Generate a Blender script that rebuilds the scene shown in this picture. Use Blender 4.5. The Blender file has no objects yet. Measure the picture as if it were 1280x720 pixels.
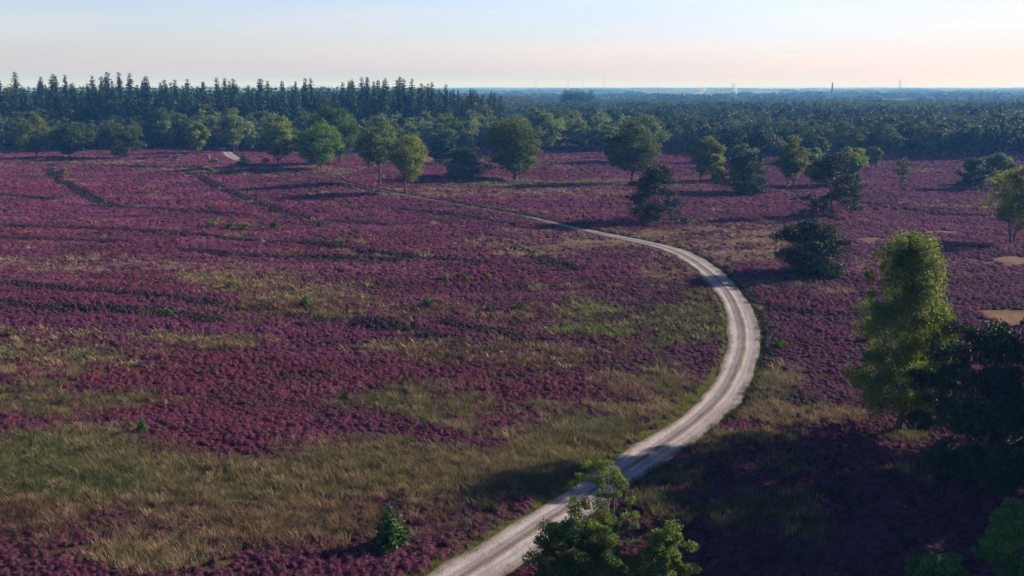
import bpy, math, random
import numpy as np
rs = np.random.RandomState(7)
R = math.radians
scene = bpy.context.scene
COL = scene.collection

# ------------------------------------------------------------------ camera
H = 25.0                       # drone height above the heath
F = 1229.0                     # focal length in pixels of the 1280 px wide photograph
PITCH = math.atan(252 / F)
CP, SP = math.cos(PITCH), math.sin(PITCH)
cam = bpy.data.cameras.new('camera'); camo = bpy.data.objects.new('camera', cam)
COL.objects.link(camo); scene.camera = camo
camo.location = (0, 0, H); camo.rotation_euler = (math.pi / 2 - PITCH, 0, 0)
cam.sensor_width = 36; cam.lens = 36 * F / 1280; cam.clip_start = 0.5; cam.clip_end = 60000

# ------------------------------------------------------------------ terrain
def smooth(a, b, t):
    t = np.clip((t - a) / (b - a), 0, 1); return t * t * (3 - 2 * t)
def terr(x, y):
    x = np.asarray(x, float); y = np.asarray(y, float)
    d = np.hypot(x, y)
    w = 1 - smooth(450, 700, d)
    z = 0.45 * np.sin(x / 23 + 1.3) * np.cos(y / 31 + .4) + 0.35 * np.sin((x + y) / 41 + 2) + .18 * np.sin(x / 11 - y / 17)
    z = z * w
    z = z + 1.0 * np.exp(-(((y - 285) / 45) ** 2)) * (1 - smooth(-60, 10, x)) * w     # low swell on the left
    return z
def at(px, py, off=0.0):
    d = np.array([(px - 640) / F, CP + (360 - py) / F * SP, -SP + (360 - py) / F * CP])
    z = 0.0
    for _ in range(8):
        t = (z - H) / d[2]; z = float(terr(d[0] * t, d[1] * t)) + off
    t = (z - H) / d[2]
    return np.array([d[0] * t, d[1] * t, float(terr(d[0] * t, d[1] * t))])
def hgt(p, ytop):
    k = (360 - ytop) / F
    w = p[1] * (k * CP - SP) / (CP + k * SP)
    return H + w - p[2]
def mpp(p):                                     # metres covered by one photo pixel at p
    return (p[1] * CP - (p[2] - H) * SP) / F
def proj(x, y, z):
    dep = y * CP - (z - H) * SP; up = y * SP + (z - H) * CP
    dep = np.maximum(dep, 1e-3)
    return 640 + F * x / dep, 360 - F * up / dep

def _hash(i, j, s):
    n = (i * 374761393 + j * 668265263 + s * 1442695041) & 0xffffffff
    n = ((n ^ (n >> 13)) * 1274126177) & 0xffffffff
    n = (n ^ (n >> 16)) & 0xffffffff
    return n / 4294967295.0
def vnoise(x, y, s=0):
    xi = np.floor(x).astype(np.int64); yi = np.floor(y).astype(np.int64)
    fx = x - xi; fy = y - yi
    fx = fx * fx * (3 - 2 * fx); fy = fy * fy * (3 - 2 * fy)
    a = _hash(xi, yi, s); b = _hash(xi + 1, yi, s); c = _hash(xi, yi + 1, s); d = _hash(xi + 1, yi + 1, s)
    return a + (b - a) * fx + (c - a) * fy + (a - b - c + d) * fx * fy
def fbm(x, y, s=0, o=4):
    t = 0; a = .5; n = 0
    for k in range(o):
        t = t + a * vnoise(x, y, s + k * 17); n += a; a *= .5; x = x * 2.03 + 5.1; y = y * 2.03 + 1.7
    return t / n

# ------------------------------------------------------------------ materials
def mat(name):
    m = bpy.data.materials.new(name); m.use_nodes = True
    nt = m.node_tree; nt.nodes.clear()
    out = nt.nodes.new('ShaderNodeOutputMaterial')
    return m, nt, nt.nodes, nt.links, out
def noise_node(nt, vec, scale, detail=4, rough=.55):
    n = nt.nodes.new('ShaderNodeTexNoise'); n.inputs['Scale'].default_value = scale
    n.inputs['Detail'].default_value = detail; n.inputs['Roughness'].default_value = rough
    if vec is not None: nt.links.new(vec, n.inputs['Vector'])
    return n
def ramp(nt, fac, stops):
    r = nt.nodes.new('ShaderNodeValToRGB'); nt.links.new(fac, r.inputs[0])
    e = r.color_ramp.elements
    while len(e) < len(stops): e.new(.5)
    for el, (p, c) in zip(e, stops):
        el.position = p; el.color = (*c, 1) if len(c) == 3 else c
    return r
def mul(nt, a, b, fac=1.0, mode='MULTIPLY'):
    m = nt.nodes.new('ShaderNodeMix'); m.data_type = 'RGBA'; m.blend_type = mode
    m.inputs[0].default_value = fac
    for s, v in ((m.inputs[6], a), (m.inputs[7], b)):
        if hasattr(v, 'links'): nt.links.new(v, s)
        else: s.default_value = (*v, 1)
    return m.outputs[2]
def foliage(name, dark, light, yellow=None, trans=.35, rough=.6):
    """leaf material: each leaf its own shade, plus a drift of tone from clump to clump"""
    m, nt, N, L, out = mat(name)
    g = N.new('ShaderNodeNewGeometry'); tc = N.new('ShaderNodeTexCoord'); oi = N.new('ShaderNodeObjectInfo')
    n = noise_node(nt, tc.outputs['Object'], .45, 3)
    add = N.new('ShaderNodeMath'); add.operation = 'MULTIPLY_ADD'
    L.new(g.outputs['Random Per Island'], add.inputs[0]); add.inputs[1].default_value = .55
    sub = N.new('ShaderNodeMath'); sub.operation = 'MULTIPLY_ADD'; L.new(n.outputs[0], sub.inputs[0])
    sub.inputs[1].default_value = 1.0; sub.inputs[2].default_value = -.28; L.new(sub.outputs[0], add.inputs[2])
    stops = [(0.1, dark), (.75, light)]
    if yellow: stops.append((1.0, yellow))
    r = ramp(nt, add.outputs[0], stops)
    mr = N.new('ShaderNodeMapRange'); L.new(oi.outputs['Random'], mr.inputs[0])
    mr.inputs[3].default_value = .72; mr.inputs[4].default_value = 1.6
    v = N.new('ShaderNodeVectorMath'); v.operation = 'SCALE'
    L.new(r.outputs[0], v.inputs[0]); L.new(mr.outputs[0], v.inputs['Scale'])
    p = N.new('ShaderNodeBsdfPrincipled'); p.inputs['Roughness'].default_value = rough
    p.inputs['Specular IOR Level'].default_value = .25
    L.new(v.outputs[0], p.inputs['Base Color'])
    t = N.new('ShaderNodeBsdfTranslucent'); tcx = mul(nt, v.outputs[0], (1.25, 1.3, .6)); L.new(tcx, t.inputs[0])
    mx = N.new('ShaderNodeMixShader'); mx.inputs[0].default_value = trans
    L.new(p.outputs[0], mx.inputs[1]); L.new(t.outputs[0], mx.inputs[2]); L.new(mx.outputs[0], out.inputs[0])
    return m
def bark(name, c1, c2, scale=3, zs=.25):
    m, nt, N, L, out = mat(name)
    tc = N.new('ShaderNodeTexCoord'); mp = N.new('ShaderNodeMapping'); mp.inputs['Scale'].default_value = (1, 1, zs)
    L.new(tc.outputs['Object'], mp.inputs[0]); n = noise_node(nt, mp.outputs[0], scale, 5, .7)
    r = ramp(nt, n.outputs[0], [(.35, c1), (.6, c2)])
    p = N.new('ShaderNodeBsdfPrincipled'); p.inputs['Roughness'].default_value = .9; L.new(r.outputs[0], p.inputs['Base Color'])
    b = N.new('ShaderNodeBump'); b.inputs['Strength'].default_value = .6; b.inputs['Distance'].default_value = .05
    L.new(n.outputs[0], b.inputs['Height']); L.new(b.outputs[0], p.inputs['Normal']); L.new(p.outputs[0], out.inputs[0])
    return m
def plain(name, c, rough=.8, var=.15, scale=1.5):
    m, nt, N, L, out = mat(name)
    tc = N.new('ShaderNodeTexCoord'); n = noise_node(nt, tc.outputs['Object'], scale, 4)
    r = ramp(nt, n.outputs[0], [(.3, tuple(k * (1 - var) for k in c)), (.7, tuple(min(1, k * (1 + var)) for k in c))])
    p = N.new('ShaderNodeBsdfPrincipled'); p.inputs['Roughness'].default_value = rough
    L.new(r.outputs[0], p.inputs['Base Color']); L.new(p.outputs[0], out.inputs[0]); return m
def tinted(name, trans=.25, vary=.45, rough=.8):
    """clump material that takes its colour from the 'tint' carried by each instance"""
    m, nt, N, L, out = mat(name)
    a = N.new('ShaderNodeAttribute'); a.attribute_type = 'INSTANCER'; a.attribute_name = 'tint'
    g = N.new('ShaderNodeNewGeometry')
    mr = N.new('ShaderNodeMapRange'); L.new(g.outputs['Random Per Island'], mr.inputs[0])
    mr.inputs[3].default_value = 1 - vary; mr.inputs[4].default_value = 1 + vary
    v = N.new('ShaderNodeVectorMath'); v.operation = 'SCALE'; L.new(a.outputs['Color'], v.inputs[0]); L.new(mr.outputs[0], v.inputs['Scale'])
    p = N.new('ShaderNodeBsdfPrincipled'); p.inputs['Roughness'].default_value = rough; p.inputs['Specular IOR Level'].default_value = .15
    L.new(v.outputs[0], p.inputs['Base Color'])
    t = N.new('ShaderNodeBsdfTranslucent'); L.new(v.outputs[0], t.inputs[0])
    mx = N.new('ShaderNodeMixShader'); mx.inputs[0].default_value = trans
    L.new(p.outputs[0], mx.inputs[1]); L.new(t.outputs[0], mx.inputs[2]); L.new(mx.outputs[0], out.inputs[0])
    return m

M = {}
M['oak'] = foliage('oak_leaves', (.030, .055, .014), (.12, .165, .032), (.21, .24, .045))
M['birch'] = foliage('birch_leaves', (.055, .080, .020), (.18, .22, .05), (.34, .33, .07), .5)
M['birch_far'] = foliage('birch_wood_leaves', (.05, .085, .026), (.16, .21, .06), (.24, .28, .08), .35)
M['birch_near'] = foliage('near_birch_leaves', (.050, .080, .020), (.14, .18, .045), (.33, .30, .06), .45)
M['fresh'] = foliage('fresh_leaves', (.05, .085, .018), (.19, .25, .048), (.32, .35, .08), .45)
M['green'] = foliage('bright_oak_leaves', (.026, .065, .010), (.09, .17, .028), (.15, .24, .04), .35)
M['pine'] = foliage('pine_needles', (.012, .030, .018), (.045, .085, .036), None, .15)
M['pine_bright'] = foliage('young_pine_needles', (.014, .065, .012), (.07, .16, .028), (.13, .21, .04), .2)  # brighter, greener needles than the plain pine
M['spruce'] = foliage('spruce_needles', (.012, .036, .018), (.042, .088, .036), None, .12)
M['wood'] = foliage('forest_leaves', (.026, .055, .020), (.085, .13, .04), (.14, .18, .05), .25)
M['yellow'] = foliage('yellow_shrub_leaves', (.10, .11, .02), (.24, .24, .05), (.34, .30, .06), .4)
M['bark'] = bark('dark_bark', (.02, .018, .015), (.07, .06, .05))
M['pinebark'] = bark('pine_bark', (.04, .025, .02), (.14, .08, .055))
M['birchbark'] = bark('birch_bark', (.05, .045, .04), (.42, .40, .37), 4, 1.6)
M['heather'] = tinted('heather_flowers', .12)
M['heatherstem'] = plain('heather_stems', (.045, .022, .026), .9, .3, 6)
M['grassblade'] = tinted('grass_blades', .35, .3)

# ------------------------------------------------------------------ object helpers
def info(o, label=None, cat=None, group=None, kind=None):
    if label: o['label'] = label
    if cat: o['category'] = cat
    if group: o['group'] = group
    if kind: o['kind'] = kind
    return o
def empty(name, loc, rz=0):
    o = bpy.data.objects.new(name, None); COL.objects.link(o); o.location = tuple(map(float, loc)); o.rotation_euler = (0, 0, rz)
    o.empty_display_size = .5
    return o
def mesh_np(name, V, Fs, mats, midx=None, smoothf=False):
    """V (n,3); Fs list of (m,k) int arrays"""
    me = bpy.data.meshes.new(name)
    V = np.asarray(V, np.float32); me.vertices.add(len(V)); me.vertices.foreach_set('co', V.ravel())
    loops = np.concatenate([f.ravel() for f in Fs]).astype(np.int32)
    sizes = np.concatenate([np.full(len(f), f.shape[1]) for f in Fs]).astype(np.int32)
    starts = np.concatenate([[0], np.cumsum(sizes)[:-1]]).astype(np.int32)
    me.loops.add(len(loops)); me.loops.foreach_set('vertex_index', loops)
    me.polygons.add(len(sizes)); me.polygons.foreach_set('loop_start', starts)
    if midx is not None: me.polygons.foreach_set('material_index', np.asarray(midx, np.int32))
    me.polygons.foreach_set('use_smooth', np.full(len(sizes), bool(smoothf)))
    for m in (mats if isinstance(mats, (list, tuple)) else [mats]): me.materials.append(m)
    me.update(calc_edges=True); me.validate()
    return me
def link(name, me, parent=None, loc=None):
    o = bpy.data.objects.new(name, me); COL.objects.link(o)
    if parent: o.parent = parent
    if loc is not None: o.location = tuple(map(float, loc))
    return o
class Geo:
    def __init__(s): s.V = []; s.F = []; s.n = 0; s.mi = []
    def add(s, V, F, mi=0):
        V = np.asarray(V, float); F = np.asarray(F, int)
        s.V.append(V); s.F.append(F + s.n); s.n += len(V); s.mi.append(np.full(len(F), mi))
    def box(s, c, d, mi=0):
        c = np.array(c, float); d = np.array(d, float) / 2
        v = np.array([[sx, sy, sz] for sx in (-1, 1) for sy in (-1, 1) for sz in (-1, 1)]) * d + c
        s.add(v, [[0, 1, 3, 2], [4, 6, 7, 5], [0, 4, 5, 1], [2, 3, 7, 6], [0, 2, 6, 4], [1, 5, 7, 3]], mi)
    def tube(s, P, rad, sides=7, mi=0, cap=True):
        P = np.asarray(P, float); rad = np.asarray(rad, float); n = len(P)
        T = np.gradient(P, axis=0); T /= np.linalg.norm(T, axis=1)[:, None] + 1e-9
        ref = np.array([0, 0, 1.]) if abs(T[0][2]) < .8 else np.array([1., 0, 0])
        A = np.cross(T, ref); A /= np.linalg.norm(A, axis=1)[:, None] + 1e-9
        B = np.cross(T, A)
        th = np.arange(sides) * 2 * math.pi / sides
        V = P[:, None] + rad[:, None, None] * (np.cos(th)[None, :, None] * A[:, None] + np.sin(th)[None, :, None] * B[:, None])
        V = V.reshape(-1, 3)
        i = np.arange(n - 1)[:, None] * sides; j = np.arange(sides)[None]; k = (j + 1) % sides
        Fq = np.stack([i + j, i + k, i + k + sides, i + j + sides], -1).reshape(-1, 4)
        s.add(V, Fq, mi)
        if cap:
            s.add(V[-sides:], [[0, a, a + 1] + [a + 1] for a in range(1, sides - 1)] if False else np.array([[0, a, a + 1] for a in range(1, sides - 1)]), mi)
    def mesh(s, name, mats, smoothf=True):
        groups = {}
        return mesh_np(name, np.concatenate(s.V), s.F, mats, np.concatenate(s.mi), smoothf)

# ------------------------------------------------------------------ foliage clouds
def rdir(r, n):
    v = r.normal(size=(n, 3)); return v / (np.linalg.norm(v, axis=1)[:, None] + 1e-9)
def leaf_quads(r, C, size, outward=None, bias=.5, aspect=.6, axis=None):
    """one small rhombic leaf (or leaf spray) at each point of C"""
    n = len(C); size = np.broadcast_to(np.asarray(size, float), (n,))
    nr = rdir(r, n)
    if outward is not None: nr = nr * (1 - bias) + outward * bias
    nr /= np.linalg.norm(nr, axis=1)[:, None] + 1e-9
    a = rdir(r, n) if axis is None else axis + .35 * rdir(r, n)
    u = np.cross(nr, a); u /= np.linalg.norm(u, axis=1)[:, None] + 1e-9
    v = np.cross(u, nr)
    s = (size * r.uniform(.65, 1.35, n))[:, None] * .5
    u = u * s * aspect; v = v * s
    V = np.stack([C + v, C + u, C - v, C - u], 1).reshape(-1, 3)
    return V
def quads_mesh(name, Vs, mats):
    V = np.concatenate(Vs); n = len(V) // 4
    f = np.arange(n * 4).reshape(n, 4)
    cnt = [len(v) // 4 for v in Vs]
    mi = np.concatenate([np.full(c, i if isinstance(mats, (list, tuple)) and len(mats) > 1 else 0) for i, c in enumerate(cnt)])
    return mesh_np(name, V, [f], mats, mi)

def limb_path(r, a, b, n=6, sag=.12):
    t = np.linspace(0, 1, n)[:, None]
    L = np.linalg.norm(b - a)
    P = a + (b - a) * t
    P[:, 2] += (np.sin(t[:, 0] * math.pi) * -sag * L * .5)
    P[1:-1] += r.normal(0, .03 * L, (n - 2, 3))
    return P

def broadleaf(seed, Ht, Wd, base=.18, ncl=70, nleaf=90, lsize=.35, clr=.17, droop=0., lean=0, airy=0, top=.5, trunk_r=None, wx=1.0, prof=None, fork=1):
    """returns (crown verts, trunk Geo) for a deciduous tree of height Ht, crown width Wd"""
    r = np.random.RandomState(seed)
    zc = Ht * (base + 1) / 2; hz = Ht * (1 - base) / 2; hw = Wd / 2
    ph = r.uniform(0, 6.28, 6)
    D = rdir(r, ncl * 3)
    rad = r.uniform(.25, 1, len(D)) ** .45
    az = np.arctan2(D[:, 1], D[:, 0])
    lob = 1 + .16 * np.sin(2 * az + ph[0]) + .12 * np.sin(3 * az + ph[1] + 2 * D[:, 2]) + .10 * np.sin(5 * D[:, 2] + ph[2])
    C = D * (rad * lob)[:, None] * (1 - clr * .8)
    # widest part sits at 'top' of the crown height; underside flatter
    wz = C[:, 2]
    wscale = np.where(wz > (top * 2 - 1), np.sqrt(np.clip(1 - ((wz - (top * 2 - 1)) / (2 - 2 * top + .25)) ** 2, .15, 1)), 1 - .35 * np.clip(((top * 2 - 1) - wz) / (2 * top), 0, 1) ** 1.5)
    C[:, :2] *= wscale[:, None]
    C = C[:ncl] if not airy else C[r.permutation(len(C))[:ncl]]
    C = np.stack([C[:, 0] * hw * wx, C[:, 1] * hw, C[:, 2] * hz + zc], 1)
    if prof:
        f = base + (1 - base) * (np.arange(ncl) + r.uniform(0, 1, ncl)) / ncl * .97
        a_ = r.uniform(0, 6.28, ncl); q_ = np.interp(f, [p_[0] for p_ in prof], [p_[1] for p_ in prof]) * hw * r.uniform(.0, 1, ncl) ** np.where(f > .7, .8, .5) * (1 + .15 * np.sin(3 * a_ + ph[0] + 5 * f)) * .86
        C = np.stack([np.cos(a_) * q_, np.sin(a_) * q_, f * Ht], 1)
    C[:, 0] += lean * (C[:, 2] / Ht) * Wd * .5
    cr = clr * (hw + hz) * .5 * r.uniform(.65, 1.4, ncl) * 1.25
    n = ncl * nleaf
    ci = np.repeat(np.arange(ncl), nleaf)
    d = rdir(r, n); d[:, 2] = np.where(d[:, 2] < -.2, d[:, 2] * .5, d[:, 2])
    rr = r.uniform(.12, 1, n) ** .4 * r.uniform(.8, 1.15, n)
    Pn = C[ci] + d * (cr[ci] * rr)[:, None] * np.array([1.1, 1.1, .75])
    if droop:
        k = r.randint(0, n // 6, n)                       # hanging strands share a foot point
        Pn[:, 2] -= r.uniform(0, 1, n) ** 1.5 * droop * cr[ci]
        Pn[:, :2] = Pn[:, :2] * .8 + Pn[k % n][:, :2] * 0 + .2 * (C[ci][:, :2] + np.round((Pn[:, :2] - C[ci][:, :2]) / (.35 * cr[ci])[:, None]) * (.35 * cr[ci])[:, None])
    zmin = Ht * base * .55
    Pn = Pn[Pn[:, 2] > zmin]
    o = Pn - np.array([lean * .5 * Wd * .5, 0, zc]); o /= np.linalg.norm(o, axis=1)[:, None] + 1e-9
    up = o * .6 + np.array([0, 0, .5])
    V = leaf_quads(r, Pn, lsize, up, .5, .7)
    g = Geo(); tr = trunk_r or max(.12, Ht * .017)
    tops = zc + hz * .55
    for f in range(fork):
        fx = (f - (fork - 1) / 2) * tr * 3
        zz = np.linspace(0, tops, 9)
        P = np.stack([fx * (1 + zz / Ht * 3) + lean * zz / Ht * Wd * .5 + np.cumsum(r.normal(0, .012 * Ht, 9)) * (zz > 0), np.cumsum(r.normal(0, .010 * Ht, 9)) * (zz > 0), zz], 1)
        rad_ = tr * (1 - .85 * zz / tops) * (1.0 if fork == 1 else .7); rad_[0] *= 1.5
        P[0, 2] = -.35
        g.tube(P, rad_, 8)
        sel = r.permutation(ncl)[:22]
        for q in sel:
            c = C[q]; zb = np.clip(c[2] - r.uniform(.15, .35) * Ht, Ht * base * .7, tops * .95)
            a = np.array([np.interp(zb, zz, P[:, 0]), np.interp(zb, zz, P[:, 1]), zb])
            rb = np.interp(zb, zz, rad_) * .5
            LP = limb_path(r, a, c, 6, .1)
            g.tube(LP, np.linspace(rb, .02 * tr / .2, 6), 5, cap=False)
            for _ in range(2):
                e = c + rdir(r, 1)[0] * cr[q] * .9; e[2] = max(e[2], zb)
                g.tube(limb_path(r, LP[3], e, 4, .05), np.linspace(rb * .45, .012, 4), 4, cap=False)
    return V, g

def scots(seed, Ht, Wd, ncl=26, nleaf=260, lsize=.3, low=.1, flat=.32, lean=0, dense=1.0, top=.62, aspect=.45):
    """irregular Scots pine with broad flat needle plates down a crooked trunk"""
    r = np.random.RandomState(seed); hw = Wd / 2
    g = Geo(); zz = np.linspace(0, Ht * .93, 9); tr = max(.1, Ht * .02)
    P = np.stack([np.cumsum(r.normal(0, .018 * Ht, 9)) + lean * zz / Ht * hw, np.cumsum(r.normal(0, .014 * Ht, 9)), zz], 1)
    P[0, :2] = 0; P[0, 2] = -.35; rad_ = tr * (1 - .8 * zz / zz[-1]); rad_[0] *= 1.4
    g.tube(P, rad_, 8)
    Vs = []
    for q in range(ncl):
        f = low + (1 - low) * (q + r.uniform(0, 1)) / ncl
        zc = Ht * f * .95
        env = hw * (np.clip((1.03 - f) / (1.03 - top), 0, 1) ** .55 if f > top else (.72 + .28 * f / top))
        az = r.uniform(0, 6.28) if f < .9 else r.uniform(0, 6.28)
        rr = env * (r.uniform(.3, .82) if f < .9 else r.uniform(0, .5))
        a = np.array([np.interp(zc * .88, zz, P[:, 0]), np.interp(zc * .88, zz, P[:, 1]), zc * .88])
        c = np.array([a[0] + math.cos(az) * rr, a[1] + math.sin(az) * rr, zc])
        cr = hw * r.uniform(.27, .44) * dense; nleaf_ = nleaf * 2
        LP = limb_path(r, a, c, 5, .1); rb = np.interp(zc, zz, rad_) * .5
        g.tube(LP, np.linspace(rb, .02, 5), 5, cap=False)
        # needle tufts: sub-clumps in a plate
        ns = 9
        sc_ = rdir(r, ns) * r.uniform(.3, 1, ns)[:, None] ** .5 * np.array([cr, cr, cr * flat]) + c
        for s_ in range(ns):
            if s_ % 2 == 0: g.tube(limb_path(r, LP[3], sc_[s_], 4, .04), [rb * .4, rb * .3, .02, .01], 4, cap=False)
            m_ = int(nleaf_ / ns); d = rdir(r, m_); srad = cr * r.uniform(.28, .45)
            Pn = sc_[s_] + d * srad * (r.uniform(.1, 1, m_)[:, None] ** .45) * np.array([1.15, 1.15, .65])
            Vs.append(leaf_quads(r, Pn, lsize, d * .7 + np.array([0, 0, .4]), .25, aspect))
    V = np.concatenate(Vs)
    return V, g

def spruce(seed, Ht, Wd, base=.08, levels=26, per=8, lsize=.8, jag=.3):
    r = np.random.RandomState(seed); Cs = []; Us = []; g = Geo()
    g.tube([[0, 0, -.35], [0, 0, Ht * .5], [0, 0, Ht * .99]], [Ht * .013 + .04, Ht * .008 + .02, .015], 7)
    Pts = []; ax = []; sz = []; hw = Wd / 2
    for l in range(levels):
        f = base + (1 - base) * (l + r.uniform(-.2, .2)) / levels
        rad = hw * (1 - f) ** .80
        if f > .3: rad *= r.uniform(1 - jag * .5, 1 + jag * .3)
        nb = max(4, int(per * (1 - f * .45)))
        for b in range(nb):
            az = r.uniform(0, 6.28); L = rad * r.uniform(.6, 1.15); d = np.array([math.cos(az), math.sin(az), 0])
            k = max(2, int(L / (lsize * .38)))
            for t in np.linspace(.12, 1, k):
                z = f * Ht - .28 * L * t + .14 * L * t * t
                p = d * L * t + np.array([0, 0, z]) + r.normal(0, .10 * lsize, 3)
                Pts.append(p); ax.append(d + np.array([0, 0, -.25])); sz.append(lsize * (1.1 - .45 * t) * (1.12 - .5 * f))
                Pts.append(p + np.array([-d[1], d[0], 0]) * lsize * .3 * r.choice([-1, 1])); ax.append(d + .7 * np.array([-d[1], d[0], -.3]) * r.choice([-1, 1])); sz.append(lsize * .75 * (1.1 - .4 * t) * (1.05 - .6 * f))
    for t in np.linspace(.93, 1.0, 6):
        Pts.append(np.array([0, 0, Ht * t])); ax.append(np.array([0, 0, 1.])); sz.append(lsize * .5)
    Pts = np.array(Pts); ax = np.array(ax); sz = np.minimum(np.array(sz), Ht * .12); sz = np.minimum(sz, .16 * lsize + (Ht - Pts[:, 2]) * .16)
    outw = ax * .2 + np.array([0, 0, 1.])
    return leaf_quads(r, Pts, sz, outw, .5, .75, axis=ax), g

def thing_tree(name, V, g, leafmat, barkmat, loc, label, cat='tree', group=None, rz=0, crown='crown'):
    root = empty(name, loc, rz); info(root, label, cat, group)
    link(crown, quads_mesh(name + '_' + crown, [V], [leafmat]), root)
    link('trunk', g.mesh(name + '_trunk', [barkmat]), root)
    return root
def copy_tree(root, loc, rz, sc, label=None, group=None):
    c = root.copy(); COL.objects.link(c); c.location = tuple(map(float, loc)); c.rotation_euler = (0, 0, rz); c.scale = sc
    if label: c['label'] = label
    if group: c['group'] = group
    for ch in root.children:
        d = ch.copy(); COL.objects.link(d); d.parent = c
    return c

# ------------------------------------------------------------------ track
def catmull(P, step):
    P = np.asarray(P, float); P = np.vstack([2 * P[0] - P[1], P, 2 * P[-1] - P[-2]]); out = []
    for i in range(1, len(P) - 2):
        n = max(2, int(np.linalg.norm(P[i + 1] - P[i]) / step))
        for t in np.arange(n) / n:
            out.append(.5 * ((2 * P[i]) + (-P[i - 1] + P[i + 1]) * t + (2 * P[i - 1] - 5 * P[i] + 4 * P[i + 1] - P[i + 2]) * t * t + (-P[i - 1] + 3 * P[i] - 3 * P[i + 1] + P[i + 2]) * t ** 3))
    out.append(P[-2]); return np.array(out)
track_px = [(545, 745), (587, 717), (640, 684), (700, 643), (752, 606), (792, 581), (853, 541), (897, 504), (920, 467), (931, 430), (927, 400), (914, 370), (893, 345), (868, 326), (838, 311), (780, 298), (740, 290), (700, 281), (675, 275), (620, 264), (560, 253.5), (500, 243), (460, 235), (410, 223), (350, 211), (305, 202), (289, 195), (284, 190), (276, 186), (262, 183.2)]
TR = catmull([at(*p)[:2] for p in track_px], 1.0)
def smooth_path(P, k=9):
    ker = np.ones(k) / k; Q = P.copy()
    for a in (0, 1): Q[k // 2:-(k // 2), a] = np.convolve(P[:, a], ker, 'valid')
    return Q
TR = smooth_path(TR, 11)
HWID = 1.45
_tpx, _tpy = proj(TR[:, 0], TR[:, 1], terr(TR[:, 0], TR[:, 1]))
TW = np.interp(_tpy, [183, 200, 204, 236, 242, 256, 268, 276, 297, 314], [1.2, 1.2, .12, .16, .38, .22, .22, .46, .70, .92])   # the track narrows to a footpath further off
def ribbon(P, vs, zoff, name, m, zprof=None, wob=0.0, seed=3):
    T = np.gradient(P, axis=0); T /= np.linalg.norm(T, axis=1)[:, None]; Nn = np.stack([-T[:, 1], T[:, 0]], 1)
    n = len(P); k = len(vs); s = np.concatenate([[0], np.cumsum(np.linalg.norm(np.diff(P, axis=0), axis=1))])
    w = 1 + wob * (fbm(s / 4.0, s * 0 + seed, seed, 3) - .5) * 2
    w2 = 1 + wob * (fbm(s / 3.1, s * 0 + seed + 9, seed, 3) - .5) * 2
    V = np.zeros((n, k, 3))
    for j, v in enumerate(vs):
        ww = np.where(v < 0, w, w2); ww = np.where(abs(v) > HWID * .8, ww, 1) * TW
        q = P + Nn * (v * ww)[:, None]; V[:, j, :2] = q
        V[:, j, 2] = terr(q[:, 0], q[:, 1]) + zoff + (zprof[j] if zprof is not None else 0)
    i = np.arange(n - 1)[:, None] * k; j = np.arange(k - 1)[None]
    Fq = np.stack([i + j, i + k + j, i + k + j + 1, i + j + 1], -1).reshape(-1, 4)
    me = mesh_np(name, V.reshape(-1, 3), [Fq], m, smoothf=True)
    uv = me.uv_layers.new(name='UVMap'); li = np.zeros(len(me.loops), np.int32); me.loops.foreach_get('vertex_index', li)
    vv = np.asarray(vs)[li % k]; ss = s[li // k]
    uv.data.foreach_set('uv', np.stack([vv, ss], 1).astype(np.float32).ravel())
    return link(name, me)
def track_material():
    m, nt, N, L, out = mat('sandy_track')
    uv = N.new('ShaderNodeUVMap'); tc = N.new('ShaderNodeTexCoord'); sep = N.new('ShaderNodeSeparateXYZ'); L.new(uv.outputs[0], sep.inputs[0])
    ab = N.new('ShaderNodeMath'); ab.operation = 'ABSOLUTE'; L.new(sep.outputs[0], ab.inputs[0])
    # wobble across
    mp = N.new('ShaderNodeMapping'); mp.inputs['Scale'].default_value = (1.4, .16, 1); L.new(uv.outputs[0], mp.inputs[0])
    n1 = noise_node(nt, mp.outputs[0], 2.2, 6, .65)
    n2 = noise_node(nt, tc.outputs['Object'], 7, 6, .75)
    n3 = noise_node(nt, tc.outputs['Object'], .35, 3)
    a = N.new('ShaderNodeMath'); a.operation = 'MULTIPLY_ADD'; L.new(n1.outputs[0], a.inputs[0]); a.inputs[1].default_value = .55; L.new(ab.outputs[0], a.inputs[2])
    b = N.new('ShaderNodeMath'); b.operation = 'DIVIDE'; L.new(a.outputs[0], b.inputs[0]); b.inputs[1].default_value = 2.0
    c = ramp(nt, b.outputs[0], [(.10, (.20, .175, .13)), (.22, (.34, .30, .26)), (.33, (.62, .57, .53)), (.44, (.46, .41, .38)), (.60, (.66, .61, .57)), (.78, (.50, .45, .42)), (.97, (.34, .30, .22))])
    col = mul(nt, c.outputs[0], ramp(nt, n2.outputs[0], [(.32, (.42, .42, .45)), (.58, (.78, .77, .86))]).outputs[0])
    col = mul(nt, col, ramp(nt, n3.outputs[0], [(.35, (.82, .80, .78)), (.65, (1.05, 1.05, 1.05))]).outputs[0])
    p = N.new('ShaderNodeBsdfPrincipled'); p.inputs['Roughness'].default_value = .95; p.inputs['Specular IOR Level'].default_value = .15
    L.new(col, p.inputs['Base Color'])
    bu = N.new('ShaderNodeBump'); bu.inputs['Strength'].default_value = .9; bu.inputs['Distance'].default_value = .06
    ad = N.new('ShaderNodeMath'); ad.operation = 'ADD'; L.new(n2.outputs[0], ad.inputs[0]); L.new(n1.outputs[0], ad.inputs[1])
    L.new(ad.outputs[0], bu.inputs['Height']); L.new(bu.outputs[0], p.inputs['Normal']); L.new(p.outputs[0], out.inputs[0])
    return m
vs = [-1.75, -1.5, -1.2, -.95, -.75, -.5, -.25, 0, .25, .5, .75, .95, 1.2, 1.5, 1.75]
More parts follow.
